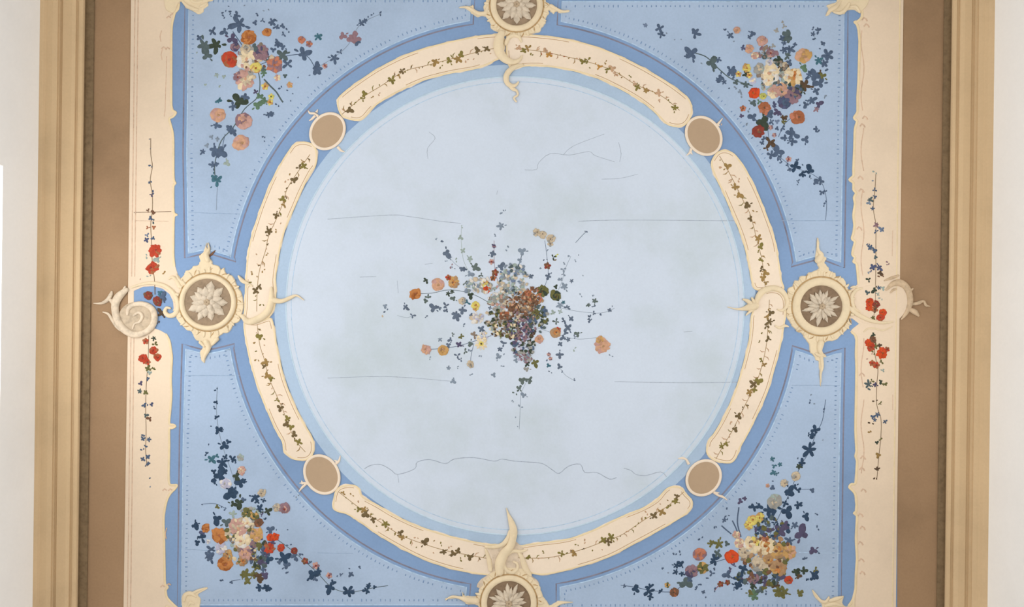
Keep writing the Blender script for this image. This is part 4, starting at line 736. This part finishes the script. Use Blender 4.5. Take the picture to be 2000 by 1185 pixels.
def medallion(lab, cx, cy, rr, rim, frill, seed, npet=8, ridges=26, rx=None, extra=None, dark='recess', pw=1.0):
    rnd = random.Random(seed)
    o, og = thing('rosette_medallion', cx, cy, lab, 'medallion', 'rosette medallions at the four sides of the ring')
    fr = rough(cr(frill, 3, True), .9, rnd)
    b = MB(og); b.slab(fr, 'stucco', 1.0, 7.0, 1.4)
    # raised tongues around the frill
    for i in range(ridges):
        a = 2 * PI * i / ridges + rnd.uniform(-.06, .06); r0 = rim + 3; r1 = rim + rnd.uniform(9, 15)
        x, y = cx + math.cos(a) * r0, cy + math.sin(a) * r0
        if i % 2:
            g = a + PI / ridges; b.ribbon([(cx + math.cos(g) * (r0 + 1), cy + math.sin(g) * (r0 + 1)), (cx + math.cos(g + .05) * (r0 + 5), cy + math.sin(g + .05) * (r0 + 5)), (cx + math.cos(g + .12) * (r0 + 9), cy + math.sin(g + .12) * (r0 + 9))], [1.2, 2.8, 1], 'goldline', 7, .8, seg=4)
        t = a + rnd.choice((-1, 1)) * rnd.uniform(.2, .7)
        q, w = crw([(x, y), ((x + cx + math.cos(a) * r1) / 2 + math.cos(t) * 1.5, (y + cy + math.sin(a) * r1) / 2 + math.sin(t) * 1.5), (cx + math.cos(a) * r1, cy + math.sin(a) * r1)], [5.5, 5, 1.5], 4)
        b.ribbon(q, w, 'stucco', 6.5, 5.0)
    b.build('frill', o)
    b = MB(og); b.slab(arc(cx, cy, rr + 2, 0, 360, 64)[:-1], dark, 6, 7.6); b.build('recess_disc', o)  # darker disc colour on right and bottom medallions paints in the recess shade
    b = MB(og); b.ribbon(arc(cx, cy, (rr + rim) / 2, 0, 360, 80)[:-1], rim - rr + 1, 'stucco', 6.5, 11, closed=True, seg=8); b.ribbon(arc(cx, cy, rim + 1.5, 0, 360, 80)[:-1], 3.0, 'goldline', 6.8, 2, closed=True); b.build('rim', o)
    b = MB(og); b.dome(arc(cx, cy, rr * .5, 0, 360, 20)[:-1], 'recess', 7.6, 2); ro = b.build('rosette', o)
    R = rx or rr * .82
    for ring, (n, L, W, d0, h, mt) in enumerate(((npet, R, R * .58, 8.5, 9, 'petal'), (npet, R * .74, R * .46, 13, 9, 'petal'), (6, R * .42, R * .34, 18, 8, 'petal'))):
        for i in range(n):
            a = 2 * PI * (i + .5 * ring) / n + rnd.uniform(-.07, .07); LL_ = L * rnd.uniform(.84, 1.1)
            b = MB(og); leafrelief(b, cx + math.cos(a) * R * .1, cy + math.sin(a) * R * .1, a, LL_ * .95, W * pw * rnd.uniform(.8, 1.15), mt, d0, h, 4)
            if ring == 0: b.ribbon([(cx + math.cos(a) * R * q_, cy + math.sin(a) * R * q_) for q_ in (.45, .65, .85)], [3, 4, 1.5], mt, d0 + 4, 3)
            b.build('petal', ro)
    b = MB(og)
    for i in range(5):
        a = 2 * PI * i / 5; b.dome(arc(cx + math.cos(a) * R * .1, cy + math.sin(a) * R * .1, R * .09, 0, 360, 8)[:-1], 'petal_dark', 22, 3)
    b.build('rosette_heart', ro)
    if extra: extra(o, og, rnd)
    return o, og
def strokes(o, og, lst, mat='stucco', name='scroll', d0=6.5):
    for pts, ws in lst:
        b = MB(og); q, w = crw(pts, ws, 6); b.ribbon(q, w, mat, d0, None, seg=8)
        for (x, y), r in ((q[0], w[0] / 2), (q[-1], w[-1] / 2)):
            if r > 1.5: b.dome(arc(x, y, r, 0, 360, 10)[:-1], mat, d0 + 0.2, r / S * 1000 * .8)
        b.build(name, o)

LF = Z(180, 450, 4.3875, [(990, 105), (985, 140), (1015, 170), (1005, 230), (1030, 265), (1040, 292), (1090, 305), (1105, 335), (1135, 318), (1150, 370), (1200, 385), (1228, 430), (1262, 500), (1290, 560), (1300, 640), (1290, 720), (1250, 790), (1215, 800), (1180, 870), (1130, 880), (1080, 920), (1045, 965),
     (1010, 1025), (980, 1075), (962, 1135), (935, 1100), (925, 1050), (945, 1000), (935, 955), (895, 940), (870, 905), (855, 868), (805, 850), (760, 800), (722, 755), (735, 700), (745, 640), (752, 590), (746, 540), (750, 490), (730, 455), (745, 425), (790, 380), (800, 345), (850, 330), (860, 308), (905, 295), (925, 262), (918, 215), (955, 190), (965, 150)])
def exl(o, og, rnd):
    strokes(o, og, [([(474, 617), (484, 627), (497, 626), (513, 618), (524, 607), (530, 592), (531, 578), (531, 562)], [8, 12, 14, 14, 13, 12, 9, 5]),
                    ([(534, 586), (548, 588), (558, 585.5), (568, 581), (580, 577), (594, 586)], [12, 9, 8, 7, 4, 1.5]),
                    ([(466, 538), (474, 548), (486, 554)], [3, 8, 5]), ([(494, 559), (488, 556), (484, 562)], [3, 4, 2]),
                    ([(407, 508), (404, 496), (409, 486), (407, 474)], [10, 8, 5, 1.5]), ([(404, 668), (408, 680), (401, 694), (398, 707)], [12, 9, 7, 1.5]), ([(392, 668), (400, 676)], [7, 5]), ([(425, 662), (416, 672)], [8, 5])])
    b = MB(og)
    b.ribbon([(408, 502), (414, 496), (421, 489)], [2, 5, 2], 'redbrown', 3, 1.5); b.build('dark_sprig', o)
medallion('rosette medallion on the left side with a full round rosette', 407, 590, 46, 55, LF, 71, 9, rx=37, extra=exl, pw=1.15)
RF = Z(1420, 450, 3.822, [(672, 52), (687, 90), (684, 155), (705, 185), (742, 205), (728, 240), (758, 275), (762, 295), (805, 318), (812, 345), (860, 355), (890, 400), (902, 430), (912, 460), (925, 520), (925, 600), (910, 660), (920, 700), (890, 745), (850, 785), (805, 820), (745, 830), (715, 850), (703, 900),
     (742, 938), (712, 955), (722, 1010), (702, 1060), (703, 1120), (696, 1165), (688, 1100), (684, 1020), (680, 975), (655, 965), (650, 940), (622, 912), (610, 870), (605, 835), (572, 800), (560, 775), (520, 750), (480, 712), (470, 690), (445, 655), (440, 600), (446, 540), (446, 475), (455, 430), (485, 415),
     (498, 378), (530, 372), (540, 345), (590, 335), (600, 318), (640, 302), (680, 285), (668, 240), (655, 195), (664, 120)])
def exr(o, og, rnd):
    strokes(o, og, [([(1474, 602), (1478, 585), (1486, 571), (1500, 564), (1515, 563), (1528, 570), (1536, 584), (1535, 598), (1527, 606), (1517, 604)], [5, 10, 12, 12, 11, 10, 8, 7, 5, 2.5]),
                    ([(1420, 599), (1436, 603), (1450, 603), (1462, 600), (1474, 597)], [1.2, 3, 7, 14, 16]), ([(1450, 584), (1460, 588), (1468, 596)], [3, 8, 10]), ([(1456, 616), (1464, 608), (1472, 602)], [2, 6, 8]), ([(1468, 582), (1472, 590)], [4, 8]),
                    ([(1597, 508), (1603, 498), (1597, 488), (1596, 466)], [14, 10, 6, 1.5]), ([(1602, 670), (1600, 684), (1606, 694)], [14, 10, 6]), ([(1592, 690), (1600, 694), (1612, 696)], [5, 7, 2]), ([(1603, 696), (1605, 715), (1602, 730), (1603, 746)], [7, 6, 4, 1.2]), ([(1513, 636), (1522, 640), (1532, 636), (1540, 638)], [3, 5, 6, 2])])
medallion('rosette medallion on the right side with a spiky pointed rosette in a deep recess', 1603, 598, 41, 56, RF, 72, 11, rx=36, extra=exr, dark='recess_shade', pw=.62)
TF = Z(880, 0, 5.642, [(90, 90), (140, 78), (200, 75), (245, 55), (265, 105), (310, 150), (372, 132), (362, 70), (395, 10), (380, -80), (420, -180), (520, -280), (720, -340), (900, -290), (1010, -190), (1060, -80), (1050, 10), (1095, 45), (1130, 65), (1165, 100), (1220, 118), (1315, 112), (1290, 142), (1210, 145), (1160, 128),
     (1135, 155), (1105, 135), (1082, 112), (1082, 160), (1050, 200), (1048, 262), (1005, 312), (985, 350), (930, 372), (860, 385), (780, 400), (680, 400), (580, 392), (500, 345), (445, 320), (432, 245), (400, 200), (350, 180), (290, 190), (230, 150), (180, 105)])
def ext(o, og, rnd):
    strokes(o, og, [([(980, 66), (975, 78), (974, 92), (978, 106), (988, 117), (1002, 122), (1014, 118), (1020, 109)], [14, 18, 20, 18, 15, 11, 7, 3]), ([(1018, 82), (1014, 73), (1003, 70), (993, 75), (988, 86)], [4, 6, 7, 8, 8]),
                    ([(1022, 127), (1008, 130), (996, 138), (989, 149), (990, 161), (998, 168), (1007, 167), (1013, 160)], [3, 8, 11, 11, 10, 9, 6, 3]), ([(990, 162), (1000, 173), (1009, 178), (1011, 186), (1004, 192), (1009, 200)], [4, 7, 5, 4, 4, 3]),
                    ([(898, 15), (912, 15), (922, 20), (934, 27), (948, 26), (952, 14)], [1.5, 5, 7, 8, 8, 4]), ([(1112, 22), (1098, 23), (1086, 18), (1076, 12)], [2, 5, 6, 7])])
medallion('rosette medallion cut by the top edge of the picture', 1009, 11, 40, 51, TF, 73, 8, rx=36, extra=ext)
BF = Z(860, 980, 5.782, [(48, 1100), (110, 1062), (200, 1065), (245, 1078), (248, 1005), (272, 1050), (330, 1060), (420, 1052), (430, 1010), (448, 960), (478, 940), (480, 895), (530, 845), (560, 790), (700, 740), (840, 730), (960, 750), (1000, 800), (1050, 858), (1102, 908), (1130, 965), (1150, 1045), (1190, 1100), (1235, 1160), (1280, 1140), (1330, 1118), (1485, 1118),
     (1475, 1140), (1380, 1150), (1300, 1190), (1240, 1290), (1200, 1380), (1000, 1500), (780, 1540), (560, 1480), (400, 1330), (430, 1180), (380, 1160), (290, 1150), (268, 1110), (200, 1085), (100, 1090)])
def exb(o, og, rnd):
    b = MB(og); b.slab(cr([(950, 1066), (968, 1068), (986, 1063), (1000, 1052), (1014, 1062), (1024, 1070), (1016, 1080), (1014, 1092), (1024, 1104), (1036, 1122), (1052, 1136), (1040, 1150), (940, 1150), (936, 1134), (952, 1122), (962, 1106), (960, 1084)], 3, True), 'stucco_grey', 1, 6.2, 1); b.build('scroll_base', o)
    strokes(o, og, [([(989, 991), (993, 1004), (999, 1020), (1003, 1036), (1001, 1052), (996, 1066), (985, 1080), (977, 1098), (976, 1116)], [1.5, 5, 12, 15, 15, 16, 18, 20, 16]), ([(948, 1067), (966, 1067), (982, 1062), (992, 1050), (996, 1036)], [4, 7, 9, 9, 6]),
                    ([(1030, 1072), (1016, 1076), (1002, 1075), (989, 1083), (983, 1097), (988, 1111), (1000, 1117), (1010, 1110), (1010, 1100), (1003, 1096)], [3, 6, 7, 8, 8, 8, 7, 6, 5, 4]), ([(1012, 1076), (1020, 1090), (1026, 1108), (1036, 1122)], [5, 9, 11, 6]),
                    ([(870, 1171), (882, 1164), (898, 1166), (912, 1170), (930, 1172)], [1.5, 4, 6, 12, 14]), ([(1117, 1175), (1098, 1176), (1086, 1182), (1078, 1190)], [1.5, 4, 6, 8]), ([(948, 1070), (952, 1082), (956, 1096), (958, 1112)], [3, 7, 9, 8])])
medallion('rosette medallion cut by the bottom edge of the picture', 994, 1176, 43, 54, BF, 74, 11, rx=38, extra=exb, dark='recess_shade', pw=.62)

# ------------------------------------------------------------------ outer scrolls
o, og = thing('scroll_ornament', 265, 620, 'large cream spiral scroll overlapping the left border and the brown band', 'ornament', 'outer scrolls beside the side medallions')
b = MB(og); b.slab(arc(265, 623, 34, 0, 360, 40)[:-1], 'plate', 1, 5, 1); b.build('scroll_ground', o)
strokes(o, og, [([(248, 566), (236, 576), (228, 588), (226, 605), (231, 626), (243, 643), (262, 653), (282, 650), (298, 637), (303, 619), (298, 603), (283, 594), (265, 594), (252, 602), (250, 614)], [9, 15, 16, 14, 14, 14, 13, 12, 12, 12, 11, 10, 9, 8, 5]),
                ([(262, 616), (272, 610), (279, 617), (274, 628), (264, 632), (260, 642)], [4, 6, 6, 5, 4, 3])], 'scroll_l')
strokes(o, og, [([(183, 592), (198, 592), (210, 586), (217, 576), (219, 568)], [1.5, 5, 8, 8, 3]), ([(214, 583), (222, 592), (228, 600)], [6, 8, 6]), ([(201, 609), (212, 613), (220, 624), (230, 638), (240, 646)], [2, 5, 7, 8, 6]), ([(245, 560), (240, 572)], [4, 9])], 'scroll_l', 'tail', 3)
strokes(o, og, [([(258, 561), (282, 554), (304, 553), (324, 559), (339, 571), (347, 587), (348, 603), (341, 614), (330, 616), (323, 609), (326, 601), (333, 602)], [4, 6, 7, 8, 8, 9, 10, 10, 9, 8, 6, 4]),
                ([(330, 545), (338, 541), (346, 548), (352, 560)], [3, 6, 7, 8]), ([(345, 535), (350, 545), (362, 555)], [3, 6, 7])], 'stucco', 'lunette_moulding', 4)
o, og = thing('scroll_ornament', 1745, 590, 'cream leafy scroll spreading from the right border onto the brown band', 'ornament', 'outer scrolls beside the side medallions')
b = MB(og); b.slab(cr([(1757, 556), (1768, 562), (1774, 578), (1775, 592), (1770, 606), (1757, 622), (1740, 632), (1700, 634), (1676, 626), (1664, 610), (1660, 590), (1664, 572), (1676, 562), (1700, 556), (1730, 552)], 3, True), 'cream', 1, 3.6, 1); b.build('scroll_ground', o)
strokes(o, og, [([(1730, 566), (1742, 555), (1756, 552), (1768, 559), (1775, 573), (1777, 589), (1773, 604), (1766, 616), (1759, 624)], [4, 10, 14, 13, 12, 11, 9, 6, 2]), ([(1726, 548), (1740, 543), (1754, 538)], [2, 6, 4]), ([(1770, 562), (1778, 566), (1783, 563)], [6, 6, 2]),
                ([(1779, 594), (1792, 592), (1803, 588), (1808, 596), (1816, 598)], [5, 7, 5, 5, 1.5]), ([(1776, 604), (1786, 609), (1793, 616)], [8, 11, 5]), ([(1738, 572), (1744, 566), (1751, 564)], [3, 5, 3])], 'outstucco', 'scroll', 3.4)
strokes(o, og, [([(1684, 563), (1672, 566), (1664, 577), (1664, 592), (1670, 604), (1680, 609)], [3, 6, 8, 8, 6, 3]), ([(1655, 598), (1664, 606), (1678, 616), (1700, 626), (1724, 630), (1744, 628)], [8, 10, 9, 8, 6, 3]), ([(1686, 648), (1694, 642), (1706, 641), (1724, 645), (1742, 637)], [2, 3, 3, 3, 1.5]), ([(1660, 562), (1668, 560), (1676, 562)], [3, 5, 3])], 'stucco', 'shell_moulding', 3.4)

# corner ornaments
CG = 'shell ornaments at the corners of the blue ground'
def corner(lab, pts, strk):
    cx = sum(p[0] for p in pts) / len(pts); cy = sum(p[1] for p in pts) / len(pts)
    o, og = thing('corner_ornament', cx, cy, lab, 'ornament', CG)
    b = MB(og); b.slab(cr(pts, 3, True), 'stucco', 1, 6, 1); b.build('shell_body', o)
    strokes(o, og, strk, 'stucco', 'shell_rib', 5)
corner('cream shell ornament at the top left corner of the blue ground', Z(300, 0, 13.167, [(700, 50), (790, 90), (820, 200), (960, 262), (1060, 320), (1170, 378), (1290, 315), (1305, 240), (1420, 150), (1410, 60), (1540, 20), (1560, -160), (1300, -400), (700, -420), (300, -400), (300, 200), (460, 330), (560, 300), (640, 110)]),
       [([(358, 4), (366, 12), (378, 18), (388, 20)], [5, 7, 8, 4]), ([(372, -4), (378, 4), (388, 6), (396, 2)], [5, 6, 6, 3]), ([(392, 14), (400, 10), (406, 6)], [5, 6, 3])])
corner('cream shell ornament at the top right corner of the blue ground', Z(1600, 0, 13.167, [(150, 415), (205, 300), (225, 225), (175, 150), (300, 100), (420, 60), (470, -60), (560, -300), (1100, -400), (1300, -300), (1250, 100), (1080, 300), (1050, 350), (960, 300), (880, 258), (700, 280), (640, 372), (500, 340), (400, 350), (320, 312), (240, 400)]),
       [([(1614, 28), (1622, 20), (1632, 14), (1640, 4)], [3, 8, 9, 5]), ([(1628, 24), (1640, 26), (1650, 20), (1658, 8)], [4, 7, 8, 6]), ([(1660, 14), (1670, 14), (1678, 24)], [5, 7, 5])])
corner('cream curl with a thin tip at the bottom left corner of the blue ground', Z(0, 885, 3.95, [(1405, 1195), (1402, 1110), (1432, 1068), (1490, 1070), (1535, 1046), (1595, 1030), (1602, 1044), (1552, 1072), (1530, 1092), (1552, 1125), (1540, 1195), (1520, 1300), (1380, 1320), (1250, 1290), (1280, 1170), (1320, 1185), (1380, 1220)]),
       [([(360, 1172), (364, 1160), (374, 1158), (384, 1164)], [6, 8, 8, 4]), ([(376, 1158), (388, 1152), (402, 1147)], [6, 5, 2]), ([(366, 1186), (372, 1176), (380, 1178)], [4, 6, 4])])
corner('cream curl with two pointed tips at the bottom right corner of the blue ground', Z(1500, 885, 3.95, [(338, 1048), (368, 1078), (392, 1130), (430, 1142), (458, 1128), (470, 1096), (484, 1130), (540, 1110), (584, 1098), (572, 1150), (600, 1180), (640, 1165), (650, 1120), (668, 1100), (670, 1180), (700, 1250), (640, 1330), (420, 1330), (415, 1180), (400, 1150), (362, 1112), (345, 1080)]),
       [([(1586, 1151), (1594, 1162), (1602, 1172), (1612, 1174), (1619, 1164)], [2, 4, 6, 6, 3]), ([(1620, 1172), (1634, 1168), (1646, 1164)], [6, 8, 3]), ([(1612, 1182), (1628, 1178), (1644, 1182)], [6, 8, 5])])
